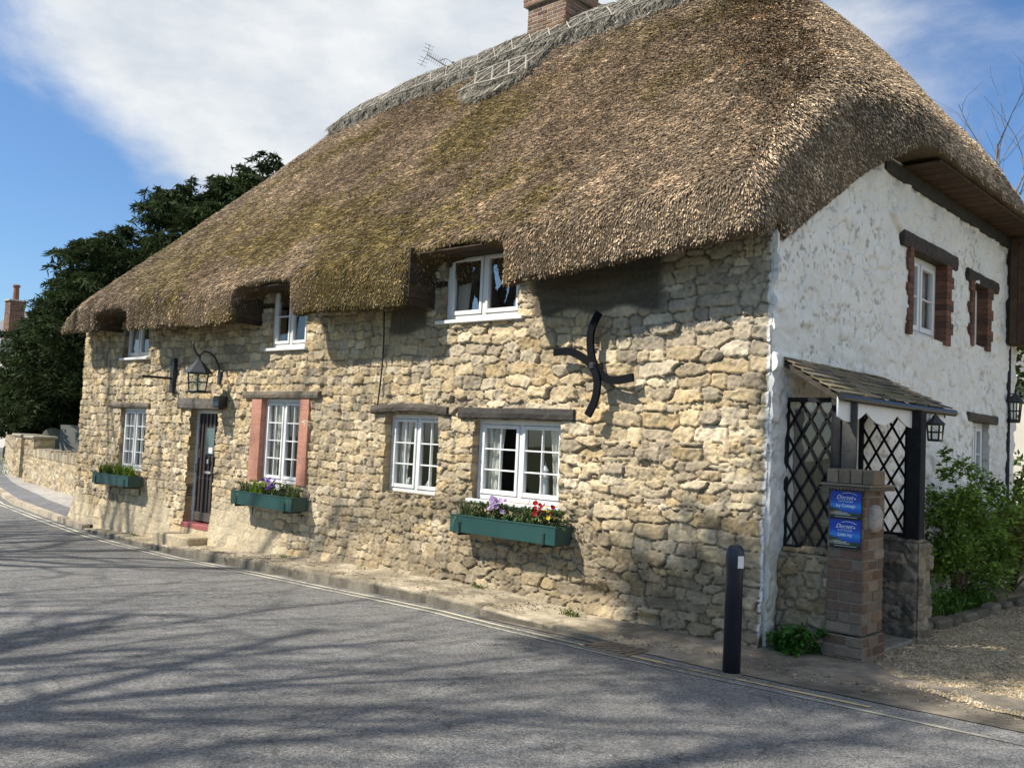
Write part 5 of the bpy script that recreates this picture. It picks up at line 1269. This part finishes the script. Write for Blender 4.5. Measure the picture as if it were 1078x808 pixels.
path_wall([(-14.4, 1.0), (-17, 1.75), (-20, 2.5), (-25.0, 3.35)], .82, 701, 'low dry stone wall with slanting coping between the cottage and the gate')
path_wall([(-28.2, 4.15), (-31, 4.9), (-45, 9.5), (-60, 17.4)], .85, 711, 'low dry stone wall beyond the gate at the left edge')
for (x, y, l) in ((-25.35, 3.45, 'square stone gate pillar nearest the cottage'), (-27.85, 4.0, 'square stone gate pillar farther along the road')):
    t = thing('gate_pillar', l, 'pillar', (x, y, gz(x)), 'churchyard gate pillars'); mb = MB(); z = float(gz(x)); rubble_box((x - .32, y - .3, z - .1), (x + .32, y + .3, z + 1.38), mb, int(-x * 10), .09, .18, .14, .3, res=.03, pal=PAL * .85); mb.build('pillar_body', M_STONE, t, True)
    mb = MB(); mb.box((x - .38, y - .36, z + 1.38), (x + .38, y + .36, z + 1.47), .02, (.33, .29, .22)); mb.build('cap_stone', M_STONE, t)
def headstone(x, y, w, h, kind, label, col):
    z = float(ground_z(np.array([x]), np.array([y]))[0]); t = math.radians(random.uniform(-4, 4)); pr = [(-w / 2, 0), (-w / 2, h * .72)]
    pr += [(-w / 2 * math.cos(a), h * .72 + h * .28 * math.sin(a)) for a in np.linspace(0.1, math.pi - .1, 11)] if kind else [(-w / 2, h), (w / 2, h)]
    pr += [(w / 2, h * .72), (w / 2, 0)]; n = len(pr); mb = MB(); c_, s_ = math.cos(.5), math.sin(.5)
    V = [(x + u * c_, y + u * s_ + d, z + v - .1) for d in (-.06, .06) for u, v in pr]
    mb.add(V, [(i, i + 1, n + i + 1, n + i) for i in range(n - 1)], [(0, i, i + 1) for i in range(1, n - 1)] + [(n, n + i + 1, n + i) for i in range(1, n - 1)], col)
    return tag(mb.build('headstone', M_STONE), label, 'headstone', 'headstones in the churchyard')
headstone(-38.6, 9, 1.15, 1.75, 1, 'tall pale round topped headstone under the dark yew', (.17, .16, .115)); headstone(-36.6, 9.2, 1.6, 1.9, 0, 'broad square pale headstone beside the corner of the cottage', (.20, .20, .175)); headstone(-41.6, 8.6, 1.35, .95, 1, 'low dark round topped headstone above the gate pillars', (.05, .048, .042)); headstone(-33.2, 6.6, .62, .75, 1, 'small black headstone in the sunlit grass by the cottage', (.03, .03, .03))

def tufts(n, area, h, name, label, cat, seed, col=(.10, .17, .03), stuff=True, zf=None):
    r = np.random.default_rng(seed); mb = MB(); x = r.uniform(area[0], area[1], n); y = r.uniform(area[2], area[3], n); z = zf(x, y)
    a = r.uniform(0, 6.28, n); hh = h * r.uniform(.5, 1.2, n); w = .012 * h / .15; P = np.stack([x, y, z], -1); s = np.stack([np.cos(a), np.sin(a), 0 * a], -1) * w; tip = P + np.stack([r.normal(0, .35, n) * hh, r.normal(0, .35, n) * hh, hh], -1)
    V = np.stack([P - s, P + s, tip], 1).reshape(-1, 3); T = np.arange(3 * n).reshape(-1, 3); c = np.repeat(np.array(col) * np.exp(r.normal(0, .3, (n, 1))), 3, 0)
    return tag(mk(name, V, [T], M_LEAF, None, c), label, cat, None, 'stuff')
tufts(16000, (-43, -18, 3.6, 15), .28, 'grass', 'rough green grass of the churchyard behind the low wall', 'grass', 5, zf=lambda x, y: ground_z(x, y) - .02)

fh = thing('distant_house', 'far house with slate roof and tall brick chimney at the left edge', 'house', (-68, 17, -.5))
mb = MB(); mb.box((-76, 16, -1.5), (-64, 24, 6.4), .02, (.55, .52, .46)); mb.build('wall', M_LIME, fh)
mb = MB(); mb.add([(-76.4, 15.6, 6.3), (-63.6, 15.6, 6.3), (-63.6, 24.4, 6.3), (-76.4, 24.4, 6.3), (-76.4, 20, 9.8), (-63.6, 20, 9.8)], [(0, 1, 5, 4), (2, 3, 4, 5), (0, 3, 2, 1)], [(1, 2, 5), (3, 0, 4)], (.16, .16, .17)); fr = mb.build('roof', M_SLATE, fh)
mb = MB(); bricks(mb, (-67.75, 16.4, 5.5), (-66.75, 17.4, 9.7), bl=.35, bh=.15, seed=21, pal=((.17, .095, .065), (.20, .11, .07))); mb.box((-67.83, 16.3, 9.7), (-66.67, 17.5, 9.82), .02, (.4, .37, .32)); mb.lathe([(0, 9.82), (.22, 9.82), (.18, 10.7), (.25, 10.8), (.25, 10.9), (.15, 10.95), (0, 10.95)], (-67.25, 16.9, 0), 12, (.25, .125, .085)); mb.build('chimney', M_BRICK, fr)

# ------------------------------------------------------------------ trees
def limb_tree(base, h, seed, levels=4, spread=.55, r0=.22, kids=(5, 5, 4, 4), up=.35, ang=(.35, .8), first=.3):
    """recursive branches: list of (points, radii)"""
    r = random.Random(seed); out = []
    def grow(p, d, L, rad, lv):
        n = 6 if lv < 2 else 4; pts = [np.array(p)]; dd = np.array(d, float)
        for i in range(n):
            dd = dd + np.array([r.gauss(0, .10 + .05 * lv), r.gauss(0, .10 + .05 * lv), r.gauss(0, .05) + up * .12 * (lv > 0)]); dd /= np.linalg.norm(dd); pts.append(pts[-1] + dd * L / n)
        rr = np.linspace(rad, rad * .45, n + 1); out.append((np.array(pts), rr, lv))
        if lv < levels:
            for k in range(kids[lv]):
                f = first + (1 - first) * (k + r.random() * .8) / kids[lv] if lv == 0 else .25 + .75 * (k + r.random()) / kids[lv]
                f = min(f, .98); j = int(f * n); q = pts[j] + (pts[min(j + 1, n)] - pts[j]) * (f * n - j)
                dj = (pts[min(j + 1, n)] - pts[max(j - 1, 0)]); dj /= np.linalg.norm(dj) + 1e-9
                az = r.uniform(0, 6.28); e = r.uniform(*ang); a = np.cross(dj, (0, 0, 1) if abs(dj[2]) < .9 else (1, 0, 0)); a /= np.linalg.norm(a); b = np.cross(dj, a)
                nd = dj * math.cos(e) + (a * math.cos(az) + b * math.sin(az)) * math.sin(e)
                grow(q, nd, L * r.uniform(.42, .68), max(rad * (1 - .5 * f) * r.uniform(.38, .55), .006), lv + 1)
    grow(base, (r.gauss(0, .06), r.gauss(0, .06), 1), h * .62, r0, 0)
    return out
def bare_tree(base, h, seed, label, col=(.11, .095, .075), group=None, **kw):
    br = limb_tree(base, h, seed, **kw); t = thing('bare_tree', label, 'tree', base, group); a = MB(); b = MB()
    for pts, rr, lv in br: (a if lv == 0 else b).tube(pts, rr, 8 if lv == 0 else (5 if lv < 2 else 3), col, caps=False)
    a.build('trunk', M_BARK, t); b.build('branches', M_BARK, t)
    return t
# bare roadside trees opposite the cottage: they throw the streaks of shade over the road
G2 = 'bare trees across the road'
TREES = [((-17.5, -13.5), 17.0, 31, .40), ((-14.8, -13.0), 16.5, 32, .42), ((-12.2, -14.5), 18.0, 33, .46), ((-10.0, -13.2), 16.0, 37, .38), ((-8.0, -15.0), 18.0, 34, .42), ((-5.6, -16.0), 18.0, 36, .40), ((-3.4, -17.5), 19.0, 38, .40)]
for (p, h, sd, r0) in TREES:
    bare_tree((p[0], p[1], float(gz(p[0])) - .05), h, sd, 'tall leafless tree standing across the road from the cottage, seen by its shadow', group=G2, r0=r0, kids=(11, 6, 4, 2), ang=(.3, .75), levels=3, first=.28)

def foliage_crown(centres, radii, n, size, rng, col, shell=.55, flat=.75, up=.4, aspect=.45, droop=0.):
    """leaf sprays through a set of lobes, denser to the outside"""
    centres = np.array(centres, float); radii = np.array(radii, float); w = radii ** 2; k = rng.choice(len(centres), n, p=w / w.sum())
    d = rng.normal(0, 1, (n, 3)); d /= np.linalg.norm(d, axis=1)[:, None]; rr = radii[k] * (shell + (1 - shell) * rng.random(n)) * (.75 + .5 * fbm(d[:, 0] * 2 + k, d[:, 1] * 2, d[:, 2] * 2, seed=3))
    P = centres[k] + d * rr[:, None] * np.array([1, 1, flat]); P[:, 2] -= droop * (rr / radii[k]) ** 2
    dirs = d * np.array([1, 1, .3]) + np.array([0, 0, -.25 * (droop > 0)])
    return leafquads(P, size * rng.uniform(.6, 1.4, n), rng, col, up, .38, aspect, dirs)
def yew(base, lobes, seed, label, n=26000, size=.30, trunk_r=.45, trunk_h=4.):
    r = np.random.default_rng(seed); t = thing('yew_tree', label, 'tree', base, 'dark yews in the churchyard'); b = np.array(base, float)
    mb = MB(); mb.tube(b + np.array([(0, 0, -.3), (.1, 0, trunk_h * .4), (0, .1, trunk_h), (.1, 0, trunk_h * 1.7)]), [trunk_r * 1.2, trunk_r, trunk_r * .7, trunk_r * .35], 10, (.10, .065, .045))
    for l in lobes:
        c = b + np.array(l[:3]); s = b + np.array([0, 0, min(l[2] * .6, trunk_h * 1.4)]); mb.tube(smoothpts([s, (s + c) / 2 + np.array([0, 0, .3]), c], 8), np.linspace(trunk_r * .35, .04, 8), 6, (.10, .065, .045))
    mb.build('trunk', M_BARK, t)
    # boughs: many small lobes strung round each big one
    cs = []; rs = []
    for l in lobes:
        c = b + np.array(l[:3]); R = l[3]
        for k in range(int(22 * R)):
            d = r.normal(0, 1, 3); d /= np.linalg.norm(d); cs.append(c + d * R * r.uniform(.35, 1.0) * np.array([1, 1, .8])); rs.append(R * r.uniform(.14, .36))
    q = foliage_crown(cs, rs, n, size, r, (.036, .054, .018), .25, .42, .5, .20, .25)
    mk('crown', q[0], [q[1]], M_YEW, t, q[2]); return t
yew((-32.5, 10.5, .2), [(-7, 0, 6.2, 2.8), (-8.8, -1, 4.2, 2.4), (-5, 0, 7.6, 2.7), (-2, 0, 8.2, 2.6), (2, 0, 8.7, 2.7), (5.5, 0, 8.8, 2.6), (9, 0, 8.4, 2.8), (-4, -1, 4.5, 3.2), (0, -1, 5.0, 3.2), (4, 0, 5.5, 3.2), (8, 0, 5.5, 3.2), (-8.6, 0, 8.6, 1.3), (-9.9, 0, 7.4, .9), (-6.6, 0, 9.0, 1.4), (-10.2, 0, 9.2, .7), (-1, 0, 10.3, 1.2), (4, 0, 10.6, 1.1), (-6, -1, 3.0, 2.4), (7, 0, 10.5, 1.2)], 51, 'large spreading dark yew behind the left end of the cottage', 150000, .36)
yew((-45.0, 12.5, .2), [(0, -1, 2.6, 2.8), (-4, 0, 2.4, 2.8), (3.6, 0, 3.2, 2.6), (-1, 0, 3.6, 2.0), (5, -2, 2.8, 2.4), (-8, 0, 2.2, 2.6), (-5, 0, 3.2, 1.8)], 52, 'lower dark yew beyond the gate at the left edge of the churchyard', 80000, .40, .4, 3.)
r1 = random.Random(9)
SHADE_LOBES = []  # crown lobes set up-sun of the spots to be shaded, out of view
for (x, y, z) in ((.7, .1, .35), (.75, .2, .95), (1.1, .3, .3), (1.15, .4, .95), (.2, 0, .2), (-.4, 0, .2), (-1.0, -.1, .1), (.3, -.9, .6), (.25, -.9, 0), (-.6, -1.0, 0), (.9, -.9, 0), (.4, -1.5, 0), (-1.3, -1.2, 0)):
    q = 16.5 + r1.uniform(-1.5, 2.5); SHADE_LOBES.append((x - .353 * q + 6.4, y - .588 * q + 11.3, z + .729 * q + .3, r1.uniform(.50, .75)))
# right-hand background
rb_ = thing('neighbouring_house', 'pale neighbouring building with white gutter behind the right end of the gable', 'house', (4, 26, 0))
mb = MB(); mb.box((-6, 22, -.5), (9, 30, 4.0), .02, (.60, .56, .49)); mb.build('wall', M_LIME, rb_)
mb = MB(); mb.box((-6.3, 21.7, 4.0), (9.3, 30.3, 4.12), .01, (.75, .75, .75)); mb.add([(-6.3, 21.7, 4.12), (9.3, 21.7, 4.12), (9.3, 30.3, 4.12), (-6.3, 30.3, 4.12), (-2, 26, 6.5), (5, 26, 6.5)], [(0, 1, 5, 4), (2, 3, 4, 5)], [(1, 2, 5), (3, 0, 4)], (.14, .13, .13)); mb.build('roof', M_SLATE, rb_)
mb = MB(); mb.tube([(-6.3, 21.62, 4.06), (9.3, 21.62, 4.06)], .09, 8, (.8, .8, .8)); mb.build('gutter', M_WHITE, rb_)
def bush(base, lobes, seed, name, label, cat, n, size, col, group=None, stems=6):
    r = np.random.default_rng(seed); t = thing(name, label, cat, base, group); b = np.array(base, float); mb = MB()
    for l in lobes[:stems]: mb.tube(smoothpts([b, b + np.array([l[0] * .4, l[1] * .4, l[2] * .6]), b + np.array(l[:3])], 6), np.linspace(.022, .006, 6), 5, (.12, .09, .06))
    mb.build('stems', M_BARK, t)
    q = foliage_crown([b + np.array(l[:3]) for l in lobes], [l[3] for l in lobes], n, size, r, col, .25, .95, .5, .5); mk('foliage', q[0], [q[1]], M_LEAF, t, q[2]); return t
r0 = random.Random(4)
lt = thing('shade_tree', 'unseen tree across the road, its leaf crown shaped to shade the cottage corner', 'tree', (-6.4, -11.3, -.3))  # unseen tree added for the shade it throws on porch and corner
a = MB(); b_ = MB()
for pts, rr, lv in limb_tree((-6.4, -12.6, -.3), 12, 77, r0=.18, kids=(7, 4, 3, 3), ang=(.25, .6), levels=2, first=.75): (a if lv == 0 else b_).tube(pts, rr, 8 if lv == 0 else (5 if lv < 2 else 3), (.11, .095, .075), caps=False)
a.build('trunk', M_BARK, lt); b_.build('branches', M_BARK, lt)
q = foliage_crown([np.array((-6.4, -11.3, -.3)) + np.array(l[:3]) for l in SHADE_LOBES], [l[3] for l in SHADE_LOBES], 9000, .15, np.random.default_rng(78), (.10, .14, .03), .2, .9); mk('shade_leaves', q[0], [q[1]], M_LEAF, lt, q[2])
for k, (x, y, w_) in enumerate(((-62, 22, 9), (-50, 22, 7), (-78, 26, 9))):
    lob = [(r0.uniform(-w_, w_), r0.uniform(-1.5, 1.5), r0.uniform(.5, 3.6), r0.uniform(1.0, 1.7)) for _ in range(34)]
    bush((x, y, -.5), lob, 66 + k, 'hedge', ('dark tangled hedge at the back of the churchyard', 'dark hedge behind the headstones', 'far dark hedge below the distant chimney')[k], 'hedge', 9000, .4, (.03, .045, .015), stems=8)
lob = [(r0.uniform(-.12, .45), r0.uniform(-.75, .85), r0.uniform(.35, 1.25), r0.uniform(.16, .30)) for _ in range(26)] + [(.05, -.5, 1.55, .15), (.1, -.1, 1.62, .16), (.15, .3, 1.5, .16), (.2, .75, 1.35, .17), (.0, -.75, 1.3, .14), (.05, -.6, 1.75, .10)]
bush((.35, 4.1, -.05), lob, 61, 'wall_shrub', 'leafy green shrub trained against the white gable beyond the porch', 'shrub', 8500, .065, (.13, .21, .03), stems=14)
lob = [(r0.uniform(-.4, .5), r0.uniform(-.9, .9), r0.uniform(.2, .95), r0.uniform(.2, .36)) for _ in range(22)]
bush((.45, 6.2, -.05), lob, 62, 'hedge_shrub', 'dark rounded shrub at the right end of the gable bed', 'shrub', 7000, .07, (.14, .16, .025), stems=8)
lob = [(r0.uniform(-.5, .5), r0.uniform(-1, 1), r0.uniform(.2, 1.2), r0.uniform(.25, .4)) for _ in range(16)]
bush((1.4, 9.2, -.05), lob, 63, 'hedge_shrub', 'low bushy shrub past the corner of the gable beside the drive', 'shrub', 5000, .09, (.06, .085, .018), stems=8)
for (x, y, l, sd, sz) in ((.30, 2.42, 'lush green strap leaved clump at the near end of the gable bed', 71, 1.0), (.35, 2.95, 'green clump in the bed behind the strap leaved one', 72, .8), (.45, 3.6, 'low green plant under the wall shrub', 73, .7), (.5, 4.4, 'low leafy plant at the middle of the stone edged bed', 74, .7)):
    r = np.random.default_rng(sd); t = thing('bed_plant', l, 'plant', (x, y, -.05), 'low plants in the gable bed'); b = np.array((x, y, -.06)); mb = MB()
    q = blades(240, b, .42 * sz, .28 * sz, (.09, .19, .03), r, .009, 4, .8, (.18, .26)); mb.add(q[0], q[1], None, q[2]); q = leafquads(b + r.normal(0, 1, (420, 3)) * np.array([.13, .24, .10]) * sz + np.array([0, 0, .2 * sz]), r.uniform(.04, .075, 420), r, (.085, .17, .025), .4); mb.add(q[0], q[1], None, q[2]); mb.build('foliage', M_LEAF, t)
lob = [(r0.uniform(-.20, .20), r0.uniform(-.10, .08), r0.uniform(.05, .26), r0.uniform(.06, .11)) for _ in range(16)]
bush((.36, .00, -.13), lob, 64, 'self_sown_plant', 'small bright green plant growing at the foot of the porch wall', 'plant', 1300, .055, (.05, .14, .018), stems=10)
for k, (x, y, l) in enumerate(((-7.05, -.18, 'small yellow green weed at the wall foot below the terracotta edged window'), (-5.35, -.12, 'tiny weed at the wall foot under the small square window'), (-3.3, -.16, 'small weed in the crack below the right window box'), (-11.4, -.22, 'little tuft at the wall foot near the left end'), (-1.9, -.30, 'tuft of grass on the kerb left of the drain'))):
    r = np.random.default_rng(90 + k); z = float(gz(x)) + (.10 if x < -2.5 and x > -10 else .05); t = thing('weed', l, 'weed', (x, y, z), 'weeds at the wall foot'); b = np.array((x, y, z)); mb = MB(); q = blades(40, b, .10, .10, (.14, .17, .03), r, .006, 3, .6, (.09, .05)); mb.add(q[0], q[1], None, q[2]); mb.build('foliage', M_LEAF, t)
    mb = MB(); q = leafquads(b + r.normal(0, 1, (60, 3)) * np.array([.08, .04, .02]) + np.array([0, 0, .03]), .03, r, (.10, .15, .03), .6); mb.add(q[0], q[1], None, q[2]); mb.build('leaves', M_LEAF, t)
# bed edging stones
for k, (x, y) in enumerate([(.62, 2.25), (.66, 2.62), (.68, 3.0), (.70, 3.38), (.71, 3.78), (.72, 4.2), (.74, 4.65), (.78, 5.1), (.84, 5.6), (.92, 6.1), (1.0, 6.6)]):
    r = random.Random(k); mb = MB(); M = Matrix.Translation((x, y, -.06)) @ Matrix.Rotation(r.uniform(-.15, .15), 4, 'Z') @ Matrix.Rotation(r.uniform(-.12, .12), 4, 'Y')
    mb.box((-.09, -.185, -.08), (.07, .185, r.uniform(.03, .075)), .025, np.array([.17, .15, .11]) * r.uniform(.7, 1.25), M)
    tag(mb.build('edging_stone', M_STONE), 'rough stone edging the bed along the white gable', 'edging stone', 'stones edging the gable bed')
# cordyline and car slivers at the right edge
r = np.random.default_rng(81); t = thing('cordyline', 'spiky pale leaved cordyline beside the far corner of the gable', 'plant', (1.0, 11.2, -.1)); b = np.array((1.0, 11.2, 0.))
mb = MB(); mb.tube(b + np.array([(0, 0, -.2), (0.05, 0, .8), (0, 0, 1.7)]), [.09, .07, .06], 8, (.16, .12, .09)); mb.build('trunk', M_BARK, t)
V = []; Q = []; cl = []
for i in range(120):
    a = r.uniform(0, 6.28); e = r.uniform(-.5, 1.3); L = r.uniform(.6, .95); d = np.array([np.cos(a) * np.cos(e), np.sin(a) * np.cos(e), np.sin(e)]); s = np.cross(d, (0, 0, 1)); s /= np.linalg.norm(s); c0 = b + np.array([0, 0, 1.75]); st = len(V)
    for k in range(4):
        f = k / 3; p = c0 + d * L * f - np.array([0, 0, .35 * f * f]); w = s * .028 * (1 - f * .9); V += [p - w, p + w]; cl += [np.array((.30, .30, .17)) * r.uniform(.6, 1.3)] * 2
    for k in range(3): Q.append((st + 2 * k, st + 2 * k + 1, st + 2 * k + 3, st + 2 * k + 2))
mk('leaves', V, [np.array(Q)], M_LEAF, t, np.array(cl))
car = thing('parked_car', 'silver car parked behind the cottage, its bonnet just showing past the gable', 'car', (3.0, 15.5, -.1))
def carbody(prof, w0, w1, col, name, mat, x, y, z, ridge=None):
    p = np.array(prof, float); n = len(p); mb = MB()
    V = np.concatenate([np.stack([x + np.full(n, s * (w0 / 2 if k else w1 / 2)), y + p[:, 0], z + p[:, 1]], -1) for s, k in ((-1, 1), (1, 1))]); Q = [(i, (i + 1) % n, n + (i + 1) % n, n + i) for i in range(n)]
    mb.add(V, Q, [(0, i, i + 1) for i in range(1, n - 1)] + [(n, n + i + 1, n + i) for i in range(1, n - 1)], col); return mb.build(name, mat, car)
cx, cy, cz = 2.2, 15.3, -.1
carbody([(-2.0, .25), (-2.05, .55), (-1.95, .78), (-1.0, .95), (1.6, .98), (2.0, .9), (2.05, .3)], 1.74, 1.7, (.55, .58, .62), 'body', M_CAR, cx, cy, cz)
carbody([(-1.0, .96), (-.35, 1.42), (1.0, 1.46), (1.65, .99)], 1.56, 1.4, (.02, .025, .03), 'windows', M_CAR, cx, cy, cz)
carbody([(-.40, 1.41), (-.3, 1.47), (.95, 1.50), (1.1, 1.44)], 1.5, 1.4, (.55, .58, .62), 'car_roof', M_CAR, cx, cy, cz)
for sx in (-1, 1):
    for yy in (-1.3, 1.3):
        mb = MB(); mb.tube([(cx + sx * .70, cy + yy, cz + .32), (cx + sx * .89, cy + yy, cz + .32)], .32, 20, (.02, .02, .02)); wh = mb.build('wheel', M_PLAS, car)
        mb = MB(); mb.tube([(cx + sx * .885, cy + yy, cz + .32), (cx + sx * .90, cy + yy, cz + .32)], .2, 14, (.4, .4, .42)); mb.build('rim', M_CAR, wh)
    mb = MB(); mb.box((cx + sx * .66 - .14, cy - 2.06, cz + .6), (cx + sx * .66 + .14, cy - 1.98, cz + .74), .02, (.8, .8, .82)); mb.build('headlight', M_CAR, car)
    mb = MB(); mb.box((cx + sx * .92 - .08, cy - .85, cz + 1.0), (cx + sx * .92 + .08, cy - .72, cz + 1.13), .03, (.5, .53, .57)); mb.build('wing_mirror', M_CAR, car)
bare_tree((-3.5, 17.0, -.1), 11.0, 93, 'leafless pale twigged tree rising behind the right slope of the thatch', (.22, .19, .15), kids=(8, 6, 5, 3), r0=.2, levels=3)
bare_tree((-.8, 19.0, -.1), 10.0, 94, 'leafless tree farther right behind the cottage', (.22, .19, .15), kids=(8, 6, 5, 3), r0=.2, levels=3)
lob = [(r0.uniform(-1.6, 1.6), r0.uniform(-1, 1), r0.uniform(.5, 6.0), r0.uniform(.7, 1.1)) for _ in range(20)]
bush((-.5, 16.5, -.1), lob, 65, 'evergreen_tree', 'green leafy tree showing behind the lower right edge of the thatch', 'tree', 6000, .22, (.06, .09, .02), stems=8)

# ------------------------------------------------------------------ camera, light, sky
cam = bpy.data.cameras.new('camera'); co = bpy.data.objects.new('camera', cam); C.objects.link(co)
R = np.array([[0.73638082, -0.00482195, -0.6765501], [0.67493087, 0.07474318, 0.73408567], [0.04702778, -0.99719116, 0.05829392]])
Mw = Matrix.Identity(4)
for i in range(3): Mw[i][0] = R[i, 0]; Mw[i][1] = -R[i, 1]; Mw[i][2] = -R[i, 2]
Mw[0][3], Mw[1][3], Mw[2][3] = 3.95197779, -7.65387592, 1.65
co.matrix_world = Mw; cam.lens = 32.7989; cam.sensor_width = 36; cam.sensor_fit = 'HORIZONTAL'; cam.clip_end = 1500; cam.clip_start = .05
SC.camera = co

to_sun = Vector((-.30, -.50, .62)).normalized()
sun = bpy.data.lights.new('sun', 'SUN'); so = bpy.data.objects.new('sun', sun); C.objects.link(so)
sun.energy = 5.0; sun.angle = math.radians(.53); sun.color = (1, .94, .84)
so.rotation_euler = (-to_sun).to_track_quat('-Z', 'Y').to_euler(); so.location = to_sun * 40
W = bpy.data.worlds.new('World'); SC.world = W; W.use_nodes = True; nt = W.node_tree; L = nt.links
bg = nt.nodes['Background']; sky = N(nt, 'ShaderNodeTexSky', sky_type='NISHITA'); sky.sun_disc = False
sky.sun_elevation = math.asin(to_sun.z); sky.sun_rotation = math.atan2(to_sun.x, to_sun.y); sky.air_density = 1.0; sky.dust_density = .6; sky.ozone_density = 2.0
# clouds: noise on the dome of directions
tcn = N(nt, 'ShaderNodeTexCoord'); mp = N(nt, 'ShaderNodeMapping'); mp.inputs['Scale'].default_value = (1, 1, 2.0); mp.inputs['Location'].default_value = (.35, .1, .0)
L.new(tcn.outputs['Generated'], mp.inputs['Vector'])
n1 = N(nt, 'ShaderNodeTexNoise'); n1.inputs['Scale'].default_value = 1.9; n1.inputs['Detail'].default_value = 9; n1.inputs['Roughness'].default_value = .56; n1.inputs['Distortion'].default_value = .25; L.new(mp.outputs[0], n1.inputs['Vector'])
def bump_dir(v, lo, hi, amp):
    d = N(nt, 'ShaderNodeVectorMath', operation='DOT_PRODUCT'); d.inputs[1].default_value = Vector(v).normalized(); L.new(tcn.outputs['Generated'], d.inputs[0])
    m = N(nt, 'ShaderNodeMapRange', interpolation_type='SMOOTHSTEP'); m.inputs[1].default_value = lo; m.inputs[2].default_value = hi; m.inputs[3].default_value = 0; m.inputs[4].default_value = amp; L.new(d.outputs['Value'], m.inputs[0]); return m.outputs[0]
CLOUD = [((-.75, .45, .44), .91, .99, .20), ((-.62, .60, .48), .90, .99, .17), ((-.84, .40, .36), .965, .998, .12), ((-.93, .30, .20), .95, .995, -.22), ((-.27, .86, .42), .93, .995, .07), ((.2, -.2, 1), .55, .95, .20), ((.9, .15, .40), .72, .97, .26), ((.3, -.9, .3), .75, .97, -.10)]  # the out-of-view ones at the end are added to shape the ambient light
acc = n1.outputs[0]
for c in CLOUD:
    ad = N(nt, 'ShaderNodeMath', operation='ADD'); L.new(acc, ad.inputs[0]); L.new(bump_dir(*c), ad.inputs[1]); acc = ad.outputs[0]
mr = N(nt, 'ShaderNodeMapRange', interpolation_type='SMOOTHSTEP'); mr.inputs[1].default_value = .54; mr.inputs[2].default_value = .72; mr.inputs[3].default_value = 0; mr.inputs[4].default_value = .95; L.new(acc, mr.inputs[0])
mx = N(nt, 'ShaderNodeMix', data_type='RGBA'); tint = N(nt, 'ShaderNodeMix', data_type='RGBA', blend_type='MULTIPLY'); tint.inputs[0].default_value = 1; L.new(sky.outputs[0], tint.inputs[6]); tint.inputs[7].default_value = (.80, 1.04, 1.30, 1)
L.new(mr.outputs[0], mx.inputs[0]); L.new(tint.outputs[2], mx.inputs[6]); n2c = N(nt, 'ShaderNodeTexNoise'); n2c.inputs['Scale'].default_value = 4.5; n2c.inputs['Detail'].default_value = 7; n2c.inputs['Roughness'].default_value = .6; L.new(mp.outputs[0], n2c.inputs['Vector'])
cr = N(nt, 'ShaderNodeValToRGB'); cr.color_ramp.elements[0].position = .34; cr.color_ramp.elements[0].color = (.60, .665, .75, 1); cr.color_ramp.elements[1].position = .64; cr.color_ramp.elements[1].color = (.98, 1, 1, 1); L.new(n2c.outputs[0], cr.inputs[0])
cs_ = N(nt, 'ShaderNodeVectorMath', operation='SCALE'); cs_.inputs['Scale'].default_value = 8.2; L.new(cr.outputs[0], cs_.inputs[0]); L.new(cs_.outputs[0], mx.inputs[7])
L.new(mx.outputs[2], bg.inputs['Color']); bg.inputs['Strength'].default_value = .088
SC.view_settings.view_transform = 'Standard'; SC.view_settings.look = 'None'; SC.view_settings.gamma = 1; SC.view_settings.exposure = .42
SC.view_settings.use_curve_mapping = False
SC.cycles.max_bounces = 6; SC.cycles.transparent_max_bounces = 12
SC.cycles.use_denoising = True
